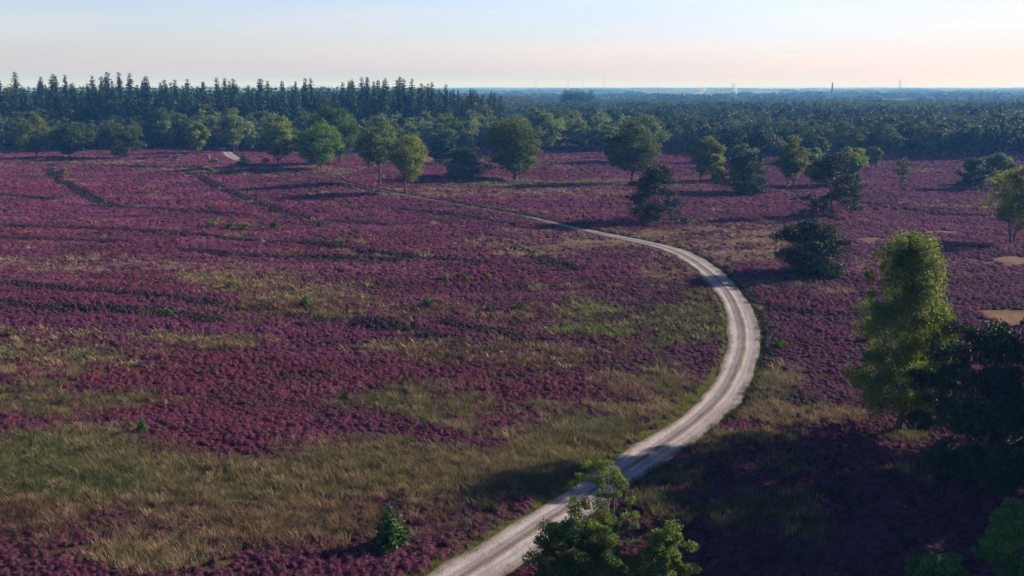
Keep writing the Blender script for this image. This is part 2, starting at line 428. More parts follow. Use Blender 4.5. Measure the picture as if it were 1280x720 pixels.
zp = [-.05, .02, -.01, -.04, -.05, -.03, .03, .05, .03, -.03, -.05, -.04, -.01, .02, -.05]
info(ribbon(TR, vs, .07, 'track', track_material(), zp, .20), 'pale sandy track curving through the purple heather', 'track', kind='structure')

def dist_to(P, x, y):
    """distance from many points to a polyline sampled finely"""
    out = np.full(len(x), 1e9)
    sgn = np.zeros(len(x))
    T = np.gradient(P, axis=0)
    for s in range(0, len(x), 20000):
        e = min(len(x), s + 20000)
        d = (x[s:e, None] - P[None, :, 0]) ** 2 + (y[s:e, None] - P[None, :, 1]) ** 2
        k = d.argmin(1); out[s:e] = np.sqrt(d[np.arange(e - s), k])
        if P is TR: out[s:e] = np.where(out[s:e] < HWID * TW[k], out[s:e] / TW[k], out[s:e] - HWID * TW[k] + HWID)
        sgn[s:e] = np.sign(T[k, 0] * (y[s:e] - P[k, 1]) - T[k, 1] * (x[s:e] - P[k, 0]))
    return out, sgn

# furrows and edges in the heather; their shaded faces are painted as dark tufts
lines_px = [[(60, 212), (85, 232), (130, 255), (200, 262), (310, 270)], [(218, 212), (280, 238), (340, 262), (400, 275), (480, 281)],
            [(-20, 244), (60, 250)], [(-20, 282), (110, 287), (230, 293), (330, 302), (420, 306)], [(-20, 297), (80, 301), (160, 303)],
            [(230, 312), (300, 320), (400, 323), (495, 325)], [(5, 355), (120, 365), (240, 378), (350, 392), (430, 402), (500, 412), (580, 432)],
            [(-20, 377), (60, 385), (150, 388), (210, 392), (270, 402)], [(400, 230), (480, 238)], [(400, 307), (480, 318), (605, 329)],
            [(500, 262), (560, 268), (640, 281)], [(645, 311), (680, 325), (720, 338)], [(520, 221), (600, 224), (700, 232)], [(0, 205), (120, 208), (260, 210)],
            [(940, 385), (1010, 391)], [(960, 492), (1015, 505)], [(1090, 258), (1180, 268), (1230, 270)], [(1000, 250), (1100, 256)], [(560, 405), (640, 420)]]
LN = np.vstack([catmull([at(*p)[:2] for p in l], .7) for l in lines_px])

# ------------------------------------------------------------------ zones of grass, sand, pale heath (photo-measured, stored as ground ellipses)
# (cx, cy, rx, ry, strength, kind)  kinds: 0 olive, 1 tan, 2 pale pink-tan, 3 sand, 4 rust brown, 5 bright green moss
Z = [(330, 598, 430, 34, 1.0, 0), (60, 578, 160, 34, 1.0, 0), (40, 505, 110, 20, .75, 0), (80, 442, 110, 24, .5, 1), (570, 500, 120, 26, .52, 0), (640, 520, 80, 20, .5, 1), (740, 545, 95, 22, .72, 0),
     (820, 500, 75, 36, .56, 1), (735, 385, 46, 12, .66, 5), (750, 415, 55, 14, .64, 5), (850, 412, 50, 34, .54, 0), (690, 570, 70, 10, .95, 5), (260, 655, 330, 36, .58, 4), (190, 690, 90, 25, .8, 1),
     (540, 612, 110, 18, .85, 1), (640, 600, 70, 25, .45, 2), (955, 475, 40, 22, .6, 1), (1000, 522, 60, 13, .55, 1), (960, 545, 60, 10, .8, 5), (940, 300, 75, 22, .7, 2), (920, 640, 60, 30, .5, 0), (850, 630, 40, 40, .5, 0),
     (990, 590, 40, 14, .45, 0), (1000, 660, 30, 30, .42, 0), (600, 241, 220, 7, .6, 2), (700, 231, 160, 5, .7, 1), (330, 214, 130, 5, .7, 2), (60, 204, 160, 4, .7, 2), (270, 350, 50, 7, .62, 1), (50, 328, 80, 7, .6, 2),
     (270, 425, 70, 9, .55, 1), (655, 308, 70, 12, .65, 2), (360, 362, 100, 18, .5, 1), (800, 300, 150, 12, .8, 2), (850, 335, 50, 20, .6, 2), (560, 193, 90, 12, .6, 2), (150, 335, 200, 8, .45, 2), (480, 390, 260, 14, .35, 4),
     (1000, 358, 60, 10, .5, 2), (1168, 291, 34, 3, .66, 3), (1205, 311, 30, 3.5, .62, 3), (1275, 327, 46, 5, .68, 3), (1262, 397, 36, 8, .68, 3), (1085, 301, 18, 3, .5, 3), (1150, 214, 20, 4, .8, 2), (1100, 330, 40, 8, .4, 2), (700, 205, 60, 6, .5, 2),
     (1180, 255, 60, 4, .5, 2), (885, 560, 30, 10, .7, 5), (640, 440, 140, 20, .4, 4), (1122, 545, 26, 5, 1.0, 5), (1165, 600, 60, 12, .4, 0)]
def zone(x, y):
    z0 = terr(x, y); px, py = proj(x, y, z0)
    wx = (fbm(x / 9, y / 9, 5, 4) - .5) * 2; wy = (fbm(x / 9 + 40, y / 9, 9, 4) - .5) * 2
    g = np.zeros(len(x)); kd = np.zeros(len(x), int)
    for (cx, cy, rx, ry, s, k) in Z:
        qx = (px - cx) / rx + wx * .45; qy = (py - cy) / ry + wy * .55
        if k == 3: qx = qx + (fbm(x / 2.5, y / 3.5, 205, 3) - .5) * 1.6; qy = qy + (fbm(x / 2.5, y / 3.5, 209, 3) - .5) * 2.4
        d = np.sqrt(qx * qx + qy * qy)
        v = s * np.clip((1.45 - d) / .8, 0, 1)
        up = v > g; g = np.where(up, v, g); kd = np.where(up, k, kd)
    return g, kd, px, py
GC = np.array([[.135, .135, .048], [.26, .195, .10], [.30, .19, .16], [.21, .125, .085], [.17, .10, .055], [.15, .175, .04]]) * np.array([1.12, 1.24, 1.20])

# ------------------------------------------------------------------ ground: one sheet reaching the horizon
def axis_lines(segs):
    out = []
    for a, b, st in segs: out += list(np.arange(a, b, st))
    return np.array(out)
xs = axis_lines([(-240, 300, 1.6)]); far = [300 * 1.28 ** k for k in range(20)]
xs = np.concatenate([[-v * .85 for v in far[::-1] if v * .85 > 245], xs, far])
ys = np.concatenate([[-20000, -6000, -1500, -400, -100, -30, 0, 15], axis_lines([(28, 150, 1.0), (150, 440, 2.2)]), [440 * 1.25 ** k for k in range(19)]])
GX, GY = np.meshgrid(xs, ys); gx = GX.ravel(); gy = GY.ravel()
gz = terr(gx, gy)
nearm = (gy > 20) & (gy < 600) & (abs(gx) < 330)
gz = gz + np.where(nearm, (fbm(gx / 3.0, gy / 3.0, 21, 3) - .5) * .34, 0)
tdist = np.full(len(gx), 99.); tdist[nearm], _ = dist_to(TR, gx[nearm], gy[nearm])
gz = np.where(tdist < 3.2, terr(gx, gy) - .07, gz)
nx_, ny_ = len(xs), len(ys)
i = np.arange(ny_ - 1)[:, None] * nx_; j = np.arange(nx_ - 1)[None]
Fq = np.stack([i + j, i + j + 1, i + nx_ + j + 1, i + nx_ + j], -1).reshape(-1, 4)
g_, k_, _, _ = zone(gx, np.maximum(gy, 5))
soil = np.array([.055, .030, .034])[None] * np.ones((len(gx), 1))
blend = np.clip(g_ * 1.2, 0, 1)[:, None]
gc = soil * (1 - blend) + GC[k_] * np.where(k_ == 3, 1.0, .55)[:, None] * blend
gc = np.where(((tdist < 2.6))[:, None], np.array([.10, .10, .05]), gc)
farw = smooth(500, 700, np.hypot(gx, gy))[:, None]
fieldc = np.array([.05, .08, .03]) + (fbm(gx / 300, gy / 120, 33, 3)[:, None] > .5) * np.array([.09, .07, .02])
gc = gc * (1 - farw) + fieldc * farw
def ground_material():
    m, nt, N, L, out = mat('heath_soil')
    a = N.new('ShaderNodeAttribute'); a.attribute_name = 'zone'; tc = N.new('ShaderNodeTexCoord')
    n = noise_node(nt, tc.outputs['Object'], 1.3, 8, .75); n2 = noise_node(nt, tc.outputs['Object'], .12, 5, .6)
    col = mul(nt, a.outputs['Color'], ramp(nt, n.outputs[0], [(.3, (.55, .55, .55)), (.7, (1.45, 1.4, 1.35))]).outputs[0])
    col = mul(nt, col, ramp(nt, n2.outputs[0], [(.3, (.75, .78, .75)), (.7, (1.2, 1.15, 1.15))]).outputs[0])
    p = N.new('ShaderNodeBsdfPrincipled'); p.inputs['Roughness'].default_value = 1; p.inputs['Specular IOR Level'].default_value = .05
    b = N.new('ShaderNodeBump'); b.inputs['Strength'].default_value = 1; b.inputs['Distance'].default_value = .15; L.new(n.outputs[0], b.inputs['Height'])
    L.new(b.outputs[0], p.inputs['Normal']); L.new(col, p.inputs['Base Color']); L.new(p.outputs[0], out.inputs[0]); return m
gme = mesh_np('ground', np.stack([gx, gy, gz], 1), [Fq], ground_material(), smoothf=True)
ca = gme.color_attributes.new('zone', 'FLOAT_COLOR', 'POINT'); ca.data.foreach_set('color', np.hstack([gc, np.ones((len(gc), 1))]).astype(np.float32).ravel())
info(link('ground', gme), 'heathland ground running out to the horizon', 'ground', kind='structure')

# ------------------------------------------------------------------ instancing stuff through geometry nodes
def scatter(name, P, scl, rz, idx, tint, protos, label, cat, kind='stuff'):
    me = bpy.data.meshes.new(name); n = len(P); me.vertices.add(n); me.vertices.foreach_set('co', P.astype(np.float32).ravel())
    def att(nm, ty, data, field):
        A = me.attributes.new(nm, ty, 'POINT'); A.data.foreach_set(field, data)
    att('scl', 'FLOAT_VECTOR', scl.astype(np.float32).ravel(), 'vector')
    rot = np.zeros((n, 3), np.float32); rot[:, 2] = rz; att('rot', 'FLOAT_VECTOR', rot.ravel(), 'vector')
    att('idx', 'INT', idx.astype(np.int32), 'value')
    att('tint', 'FLOAT_COLOR', np.hstack([tint, np.ones((n, 1))]).astype(np.float32).ravel(), 'color')
    o = link(name, me); info(o, label, cat, kind=kind)
    pc = bpy.data.collections.new(name + '_kinds')
    for k, pm in enumerate(protos):
        pc.objects.link(bpy.data.objects.new('%s_kind_%02d' % (name, k), pm))
    ng = bpy.data.node_groups.new(name + '_scatter', 'GeometryNodeTree')
    ng.interface.new_socket('Geometry', in_out='INPUT', socket_type='NodeSocketGeometry'); ng.interface.new_socket('Geometry', in_out='OUTPUT', socket_type='NodeSocketGeometry')
    N = ng.nodes; L = ng.links
    gi = N.new('NodeGroupInput'); go = N.new('NodeGroupOutput'); ip = N.new('GeometryNodeInstanceOnPoints'); ci = N.new('GeometryNodeCollectionInfo')
    ci.inputs['Collection'].default_value = pc; ci.inputs['Separate Children'].default_value = True; ci.inputs['Reset Children'].default_value = True
    def na(nm, ty):
        a = N.new('GeometryNodeInputNamedAttribute'); a.data_type = ty; a.inputs['Name'].default_value = nm; return a.outputs['Attribute']
    L.new(gi.outputs[0], ip.inputs['Points']); L.new(ci.outputs[0], ip.inputs['Instance']); ip.inputs['Pick Instance'].default_value = True
    L.new(na('idx', 'INT'), ip.inputs['Instance Index']); L.new(na('rot', 'FLOAT_VECTOR'), ip.inputs['Rotation']); L.new(na('scl', 'FLOAT_VECTOR'), ip.inputs['Scale'])
    L.new(ip.outputs[0], go.inputs[0])
    md = o.modifiers.new('scatter', 'NODES'); md.node_group = ng
    return o

def heather_proto(seed, nf, fs, nstem):
    r = np.random.RandomState(seed)
    bumps = rdir(r, 6); bumps[:, 2] = abs(bumps[:, 2]); ba = r.uniform(.1, .3, 6)
    def dome(n, up):
        d = rdir(r, n); d[:, 2] = abs(d[:, 2]) * (1 if up else .5)
        rad = 1 + sum(ba[i] * np.clip((d @ bumps[i]) - .55, 0, 1) * 2.2 for i in range(6)) - .12
        return d, rad
    d, rad = dome(nf, True); d[:, 2] = np.clip(d[:, 2], .08, 1)
    P = d * (rad * r.uniform(.70, 1.15, nf))[:, None] * np.array([.5, .5, .50]); P[:, 2] += .02
    V = leaf_quads(r, P, fs, d, .62, .6)
    d2, rad2 = dome(nstem, False)
    P2 = d2 * (rad2 * .82)[:, None] * np.array([.5, .5, .36]); P2[:, 2] = abs(P2[:, 2]) * .8
    V2 = leaf_quads(r, P2, fs * 1.7, d2, .6, .7)
    # lumpy woody core under the flower spikes, so each mound shades and is shaded
    g = Geo(); nu, nv = 9, 4
    th = np.arange(nu) * 2 * math.pi / nu; Pc = []
    for b in range(nv):
        ph_ = b / nv * math.pi / 2
        dd = np.stack([np.cos(th) * math.cos(ph_), np.sin(th) * math.cos(ph_), np.full(nu, math.sin(ph_))], 1)
        rd = (1 + sum(ba[i] * np.clip((dd @ bumps[i]) - .55, 0, 1) * 2.2 for i in range(6)) - .12) * .74
        Pc.append(dd * rd[:, None] * np.array([.5, .5, .5]))
    Pc = np.concatenate(Pc + [np.array([[0, 0, .44]])])
    qf = np.array([[b * nu + a, b * nu + (a + 1) % nu, (b + 1) * nu + (a + 1) % nu, (b + 1) * nu + a] for b in range(nv - 1) for a in range(nu)])
    tf = np.array([[(nv - 1) * nu + a, (nv - 1) * nu + (a + 1) % nu, nv * nu] for a in range(nu)])
    VV = np.concatenate([V, V2, Pc]); n1, n2 = len(V) // 4, len(V2) // 4
    fq = np.arange((n1 + n2) * 4).reshape(-1, 4); off = (n1 + n2) * 4
    mi = np.concatenate([np.zeros(n1), np.ones(n2 + len(qf) + len(tf))])
    return mesh_np('heather_tuft', VV, [fq, qf + off, tf + off], [M['heather'], M['heatherstem']], mi)
def grass_proto(seed, nb, hgt_, wd, spread):
    r = np.random.RandomState(seed); V = []
    for b in range(nb):
        a = r.uniform(0, 6.28); rr = spread * r.uniform(0, 1) ** .7
        p = np.array([math.cos(a) * rr, math.sin(a) * rr, 0]); h = hgt_ * r.uniform(.55, 1.2); l = r.uniform(.15, .9) * h
        d = np.array([math.cos(a + r.normal(0, .8)), math.sin(a + r.normal(0, .8)), 0]); s = np.array([-d[1], d[0], 0]) * wd * r.uniform(.6, 1.3)
        m_ = p + d * l * .35 + np.array([0, 0, h * .6]); t = p + d * l + np.array([0, 0, h])
        V += [p - s * .5, p + s * .5, m_ + s * .4, m_ - s * .4, m_ - s * .4, m_ + s * .4, t + s * .08, t - s * .08]
    return quads_mesh('grass_tuft', [np.array(V)], [M['grassblade']])
HP = [heather_proto(s, 230, .090, 24) for s in range(5)] + [heather_proto(20 + s, 130, .13, 6) for s in range(4)]
GP = [grass_proto(40 + s, 34, .50, .024, .34) for s in range(4)] + [grass_proto(50 + s, 14, .55, .07, .4) for s in range(3)]

def frustum_points(rr, y0, y1, dens, pad=6):
    wmax = y1 * .56 + pad; n = int(dens * (y1 - y0) * 2 * wmax)
    x = rr.uniform(-wmax, wmax, n); y = rr.uniform(y0, y1, n)
    k = np.abs(x) < y * .545 + pad
    return x[k], y[k]
hx = []; hy = []; hs = []; hlod = []
for (y0, y1, dens, size, lod) in ((37, 80, 9.5, .52, 0), (80, 130, 6.5, .60, 0), (130, 200, 3.4, .84, 1), (200, 290, 2.0, 1.05, 1), (290, 440, 1.1, 1.4, 1)):
    x, y = frustum_points(rs, y0, y1, dens); hx.append(x); hy.append(y); hs.append(np.full(len(x), size)); hlod.append(np.full(len(x), lod))
hx = np.concatenate(hx); hy = np.concatenate(hy); hs = np.concatenate(hs); hlod = np.concatenate(hlod)
g, kd, px, py = zone(hx, hy)
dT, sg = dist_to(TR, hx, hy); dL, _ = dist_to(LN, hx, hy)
u = rs.uniform(0, 1, len(hx)); patch = fbm(hx / 2.2, hy / 2.2, 61, 3); patch2 = fbm(hx / 6, hy / 3.6, 63, 4)
nearbottom = np.clip((py - 380) / 200, 0, 1)
# scattered grass breaks in the nearer heather
gb = np.clip((fbm(hx / 7, hy / 5, 71, 4) - .66) * 5, 0, .7) * (px < 960)
g = np.maximum(g, gb)
keepH = ((g - .05 + (patch2 - .5) * 1.6 * (g > .08) + (u - .5) * .75) < .5) & (dT > 2.0 + .5 * patch) & ~((kd == 3) & (g > .35))
gap = vnoise(hx / 1.4, hy / 1.1, 88)
keepH &= ~((gap < .13) & (hlod == 0)) & ~((gap < .06) & (hlod == 1))
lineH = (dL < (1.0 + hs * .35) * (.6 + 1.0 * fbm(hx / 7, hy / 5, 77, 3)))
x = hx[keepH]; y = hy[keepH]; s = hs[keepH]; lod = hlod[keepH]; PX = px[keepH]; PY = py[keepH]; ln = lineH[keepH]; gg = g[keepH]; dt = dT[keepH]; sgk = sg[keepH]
n = len(x)
rows = fbm(x / 16 + y / 60, y / 3.2, 91, 4); big = fbm(x / 35, y / 25, 95, 3); med = fbm(x / 5, y / 4, 99, 3); fine = rs.uniform(0, 1, n)
c_mag = np.array([.185, .044, .112]); c_vio = np.array([.205, .074, .185]); c_red = np.array([.180, .036, .066]); c_brn = np.array([.085, .042, .042]); c_drk = np.array([.055, .018, .042]); c_pal = np.array([.27, .135, .17])
wv = np.clip((PX - 700) / 380, 0, 1) * .8 + np.clip((270 - PY) / 120, 0, 1) * .35 + (big - .5) * .8; wv = np.clip(wv, 0, 1)[:, None]
col = c_mag * (1 - wv) + c_vio * wv
wr = np.clip((fbm(x / 28 + 9, y / 14, 103, 4) - .5) * 5, 0, 1)[:, None] * (1 - wv * .7) * .75; col = col * (1 - wr) + c_red * wr
wb = np.clip((.44 - rows) * 6, 0, 1)[:, None] * .7; col = col * (1 - wb) + c_drk * wb
wp = np.clip((fbm(x / 16, y / 5, 107, 4) - .50 - .10 * np.clip((PY - 330) / 120, 0, 1)) * 6, 0, 1)[:, None] * .6; col = col * (1 - wp) + c_pal * wp
wbr = (np.clip(gg * 1.2, 0, .8) * (fine < .7))[:, None]; col = col * (1 - wbr) + c_brn * 1.3 * wbr
old = ((fine > .93) | ((fbm(x / 3.5, y / 2.4, 161, 3) > .71) & (fine > .25)))[:, None]; col = np.where(old, c_brn * .9, col)
col = np.where(ln[:, None], np.array([.010, .010, .009]) * (1 + fine[:, None] * .8), col)  # shade of the furrow faces put into the tint as near-black tufts
moss_shade = (dt < 3.3) & (sgk < 0) & (PX > 560) & (PY < 520) & (PY > 250)
col = np.where(moss_shade[:, None], np.array([.035, .045, .022]) * (1 + fine[:, None]), col)  # dark mossy verge, with the heather's shadow painted into its tufts
fn2 = rs.uniform(0, 1, (n, 1)); col = col * (.60 + .5 * med[:, None] + .25 * fn2)
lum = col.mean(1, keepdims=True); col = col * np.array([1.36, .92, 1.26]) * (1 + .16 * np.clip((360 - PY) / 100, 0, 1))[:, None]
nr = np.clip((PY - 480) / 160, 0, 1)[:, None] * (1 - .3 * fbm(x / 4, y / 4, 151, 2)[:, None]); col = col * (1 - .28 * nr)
sc_ = s * (.66 + .6 * fine ** 1.3) * (.75 + .55 * med)
zsc = sc_ * rs.uniform(.8, 1.25, n) * (.45 + 1.15 * rows) * np.where(lod == 1, .55, .8) * np.where(ln, 1.2, 1)
P = np.stack([x, y, terr(x, y) + (fbm(x / 3.0, y / 3.0, 21, 3) - .5) * .34 * (dt > 3.2) - .03], 1)
idx = np.where(lod == 0, rs.randint(0, 5, n), rs.randint(5, 9, n))
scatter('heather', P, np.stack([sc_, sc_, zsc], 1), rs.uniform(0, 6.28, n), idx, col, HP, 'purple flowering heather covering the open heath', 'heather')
print('heather', n)

# grass tufts
gxs = []; gys = []; glod = []; gsz = []
for (y0, y1, dens, lod, sz) in ((37, 85, 9, 0, 1.0), (85, 140, 4.5, 1, 1.1), (140, 440, 1.1, 1, 1.5)):
    x, y = frustum_points(rs, y0, y1, dens); gxs.append(x); gys.append(y); glod.append(np.full(len(x), lod)); gsz.append(np.full(len(x), sz))
x = np.concatenate(gxs); y = np.concatenate(gys); lod = np.concatenate(glod); sz = np.concatenate(gsz)
g, kd, px, py = zone(x, y); dT, sg = dist_to(TR, x, y)
gb = np.clip((fbm(x / 7, y / 5, 71, 4) - .66) * 5, 0, .7) * (px < 960)
kd = np.where(gb > g, np.where(fbm(x / 11, y / 11, 5) > .5, 1, 4), kd); g = np.maximum(g, gb * .9)
patch = fbm(x / 2.2, y / 2.2, 61, 3); patch2 = fbm(x / 6, y / 3.6, 63, 4); u = rs.uniform(0, 1, len(x))
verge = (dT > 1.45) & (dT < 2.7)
mid = (dT < .38) & (fbm(x / 5, y / 5, 131, 2) > .44) & (py > 380) & (py < 520)
keep = (((g + (patch2 - .5) * 1.6 + (u - .5) * .9) > .5) & (dT > 1.9) & (g > .06) & ~((kd == 3) & (u > .05))) | (verge & (u < .75)) | (mid & (u < .5))
x, y, lod, sz, g, kd, dT, sg, patch, patch2, verge, mid, px, py = [a[keep] for a in (x, y, lod, sz, g, kd, dT, sg, patch, patch2, verge, mid, px, py)]
n = len(x); fine = rs.uniform(0, 1, n)
c1 = GC[kd].copy(); n1 = fbm(x / 3.4, y / 2.4, 141, 3)[:, None]; n2 = fbm(x / 14, y / 9, 145, 3)[:, None]
c1 = c1 * (.7 + .6 * n1)
wt = np.clip((n2 - .5) * 5 + .3, 0, 1) * .6; c1 = c1 * (1 - wt) + np.array([.24, .17, .095]) * wt
wg = np.clip((.47 - n2) * 6, 0, 1) * .6 * (kd < 2)[:, None]; c1 = c1 * (1 - wg) + np.array([.12, .14, .04]) * wg
c1 = np.where((fine > .87)[:, None], np.array([.40, .31, .20]), c1)
c1 = np.where((fine < .12)[:, None], np.array([.05, .06, .025]), c1)
vc = np.where((sg > 0)[:, None], np.array([.24, .24, .05]), np.array([.055, .065, .03])); vc = np.where((fine < .35)[:, None], vc * np.array([.6, .9, .6]), vc)  # outer verge: dark moss plus heather shadow, both put into the blade colour
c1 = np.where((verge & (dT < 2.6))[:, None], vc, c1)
ss = sz * rs.uniform(.6, 1.2, n) * (.7 + .6 * patch) * np.where(verge, .55, 1) * np.where(mid, .3, 1) * np.where((kd == 2), .8, 1)
P = np.stack([x, y, terr(x, y) - .05 + np.where(mid, .1, 0)], 1)
idx = np.where(lod == 0, rs.randint(0, 4, n), rs.randint(4, 7, n))
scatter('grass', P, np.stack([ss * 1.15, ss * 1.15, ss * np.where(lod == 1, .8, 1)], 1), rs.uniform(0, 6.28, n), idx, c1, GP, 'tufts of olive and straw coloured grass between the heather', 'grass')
print('grass', n)

# ------------------------------------------------------------------ the trees one can point at
def wpx(p, x0, x1): return (x1 - x0) * mpp(p)
def bl(px, yb, yt, x0, x1, m, b, label, seed, name='broadleaf_tree', **k):
    p = at(px, yb); Ht = hgt(p, yt); W = wpx(p, x0, x1); k.setdefault('lsize', max(.16, mpp(p) * 2.0))
    k.setdefault('ncl', 80); k.setdefault('nleaf', 90); k.setdefault('clr', .195); k['nleaf'] = int(k['nleaf'] * (2.0 if px > 0 and yb < 400 else 1)); k.setdefault('lean', 2 * ((x0 + x1) / 2 - px) * mpp(p) / W)
    V, g = broadleaf(seed, Ht, W, **k)
    return thing_tree(name, V, g, M[m], M[b], p, label, 'tree')
def pi(px, yb, yt, x0, x1, label, seed, name='scots_pine', m='pine', **k):
    p = at(px, yb); Ht = hgt(p, yt); W = wpx(p, x0, x1); k.setdefault('lsize', max(.2, mpp(p) * 2.2)); k.setdefault('lean', 2 * ((x0 + x1) / 2 - px) * mpp(p) / W)
    V, g = scots(seed, Ht, W, **k)
    return thing_tree(name, V, g, M[m], M['pinebark'], p, label, 'tree')

# foreground
bl(1121, 540, 286, 1052, 1206, 'birch_near', 'bark', 'large yellow-green birch, the tallest tree right of the track bend', 1, 'birch_tree', base=.16, ncl=250, nleaf=360, lsize=.15, clr=.085, droop=1.6, lean=.03, trunk_r=.26, prof=[(.12, .5), (.2, .9), (.35, 1.), (.5, 1.02), (.6, .8), (.7, .66), (.9, .62), (1, .45)])
pi(1236, 604, 404, 1148, 1345, 'massive very dark pine at the right edge beside the large birch', 2, low=.05, ncl=46, nleaf=900, lsize=.22, flat=.24, dense=.9, top=.75, lean=.1)
bl(757, 748, 566, 700, 802, 'fresh', 'birchbark', 'slender young birch with pale trunk in front of the track', 3, 'birch_tree', base=.22, ncl=80, nleaf=230, lsize=.085, clr=.08, airy=1, top=.72, trunk_r=.09, droop=.6)
bl(708, 752, 636, 664, 758, 'green', 'bark', 'dark green leafy bush left of the slender young birch', 4, 'leafy_bush', base=.02, ncl=90, nleaf=340, lsize=.10, clr=.15, trunk_r=.06)
bl(832, 762, 650, 792, 862, 'fresh', 'bark', 'bright green leafy bush right of the slender young birch', 5, 'leafy_bush', base=.02, ncl=90, nleaf=320, lsize=.10, clr=.14, trunk_r=.06)
bl(765, 770, 668, 735, 800, 'fresh', 'bark', 'low yellow-green bush at the foot of the slender young birch', 51, 'leafy_bush', base=.02, ncl=60, nleaf=260, lsize=.10, clr=.16, trunk_r=.05)
pi(1268, 772, 634, 1218, 1318, 'round-topped sunlit pine in the bottom right corner', 6, m='pine_bright', low=.45, ncl=30, nleaf=520, lsize=.16, flat=.4, top=.8)
pi(1168, 790, 694, 1108, 1222, 'top of a bushy green pine at the bottom edge', 7, m='pine_bright', low=.1, ncl=34, nleaf=520, lsize=.16, flat=.5, top=.6)

# mid distance
bl(45, 198, 138, 24, 68, 'birch', 'bark', 'ragged yellow-green birch, first tree at the left end of the heath', 11, 'birch_tree', base=.1, airy=1, ncl=50, droop=1.2)
bl(93, 197, 152, 67, 119, 'green', 'bark', 'squat dark green oak right of the ragged birch at far left', 12, 'oak_tree', base=.02, ncl=90)
bl(155, 198, 151, 126, 184, 'oak', 'bark', 'broad olive green oak, second squat tree from the left', 13, 'oak_tree', base=.02, ncl=90)
bl(247, 197, 151, 232, 266, 'birch', 'bark', 'small rounded birch left of the pale track end', 14, 'birch_tree', base=.22, ncl=45)
bl(294, 192, 137, 274, 316, 'birch_far', 'bark', 'tall two-stemmed birch right of the pale track end', 15, 'birch_tree', base=.2, fork=2)
bl(347, 208, 146, 328, 373, 'birch_far', 'bark', 'grey-green birch between the track end and the dense oaks', 16, 'birch_tree', base=.15, airy=1)
bl(425, 206, 130, 388, 452, 'green', 'bark', 'tall dense oak standing behind the squat dark oak', 17, 'oak_tree', base=.08, ncl=110)
bl(398, 212, 152, 366, 441, 'green', 'bark', 'wide dark green oak with two stems, front of the dense pair', 18, 'oak_tree', base=.1, ncl=110, fork=2)
bl(474, 229, 155, 447, 502, 'birch_far', 'bark', 'grey-green birch on a dark stem, left of the leaning birch', 19, 'birch_tree', base=.2)
bl(507, 242, 161, 484, 539, 'birch', 'bark', 'lighter birch on a thin slanting trunk beside the narrow track', 20, 'birch_tree', base=.22, droop=.8)
pi(556, 207, 175, 536, 580, 'small dark pine with drooping boughs behind the low dark pine', 21, low=.1, ncl=22, nleaf=170)
pi(580, 222, 188, 546, 614, 'low spreading dark pine left of the great oak', 22, low=.02, ncl=30, nleaf=200, flat=.4, top=.4)
bl(644, 226, 146, 604, 684, 'oak', 'bark', 'great round oak with a thick trunk standing alone mid-heath', 23, 'oak_tree', base=.1, ncl=140, nleaf=110, trunk_r=.5)
bl(684, 192, 136, 662, 706, 'birch_far', 'bark', 'pale birch half hidden behind the great round oak', 24, 'birch_tree', base=.1)
bl(812, 203, 140, 778, 833, 'birch_far', 'bark', 'broad pale birch behind the rounded green tree', 25, 'birch_tree', base=.1)
bl(788, 229, 153, 753, 827, 'oak', 'bark', 'rounded green tree standing above the crooked pine', 26, 'oak_tree', base=.17, ncl=120)
pi(822, 278, 206, 770, 864, 'crooked dark pine with a wide skirt right of the narrow track', 27, low=.05, ncl=36, nleaf=300, top=.22, flat=.2, dense=.85)
bl(876, 228, 168, 860, 908, 'birch', 'bark', 'yellow-green birch at the left of the tight group of trees', 28, 'birch_tree', base=.18)
bl(893, 240, 190, 880, 912, 'birch', 'birchbark', 'small thin birch with pale stem in front of the tight group', 29, 'birch_tree', base=.15, ncl=30, airy=1)
bl(930, 226, 178, 908, 946, 'oak', 'bark', 'small green tree rising above the dark bushy pine', 30, 'broadleaf_tree', base=.1)
pi(930, 243, 192, 896, 967, 'dark bushy pine in the tight group right of the yellow-green birch', 31, low=.02, ncl=34, nleaf=220, flat=.45, top=.35)
bl(987, 240, 171, 966, 1011, 'birch', 'bark', 'rounded birch on twin stems right of the tight group', 32, 'birch_tree', base=.2, fork=2)
bl(1014, 233, 183, 1000, 1032, 'birch_far', 'bark', 'narrow birch right of the twin-stemmed birch', 33, 'birch_tree', base=.15)
bl(1062, 232, 180, 1038, 1083, 'birch_far', 'bark', 'pale birch directly behind the open dark pine', 34, 'birch_tree', base=.1)
pi(1042, 271, 192, 996, 1092, 'open dark pine with layered boughs in front of a pale birch', 35, low=.08, ncl=38, nleaf=260, flat=.2, top=.3, dense=.85)
bl(1089, 213, 181, 1077, 1102, 'oak', 'bark', 'small round dark tree right of the pale birch, close to the wood', 36, 'broadleaf_tree', base=.15, ncl=50)
bl(1126, 247, 189, 1114, 1138, 'birch_far', 'bark', 'thin nearly bare birch standing alone in the open heather', 37, 'birch_tree', base=.3, ncl=16, nleaf=40, airy=1, trunk_r=.12)
pi(1212, 237, 197, 1188, 1237, 'dark pine left of the pale birch near the right edge', 38, low=.05, ncl=26, nleaf=180)
bl(1246, 232, 191, 1226, 1266, 'birch_far', 'bark', 'pale birch beside the dark pine near the right edge', 39, 'birch_tree', base=.1)
bl(1265, 304, 208, 1228, 1302, 'birch', 'bark', 'large birch on forked stem at the right edge above the sand', 40, 'birch_tree', base=.2, fork=2, ncl=110)
pi(1012, 342, 276, 956, 1054, 'low flat-topped black-green pine beside the track bend', 41, low=.03, ncl=46, nleaf=520, flat=.30, top=.72, lean=-.12)
bl(912, 203, 160, 893, 934, 'wood', 'bark', 'dark tree behind the yellow-green birch, in front of the wood', 42, 'broadleaf_tree', base=.1)
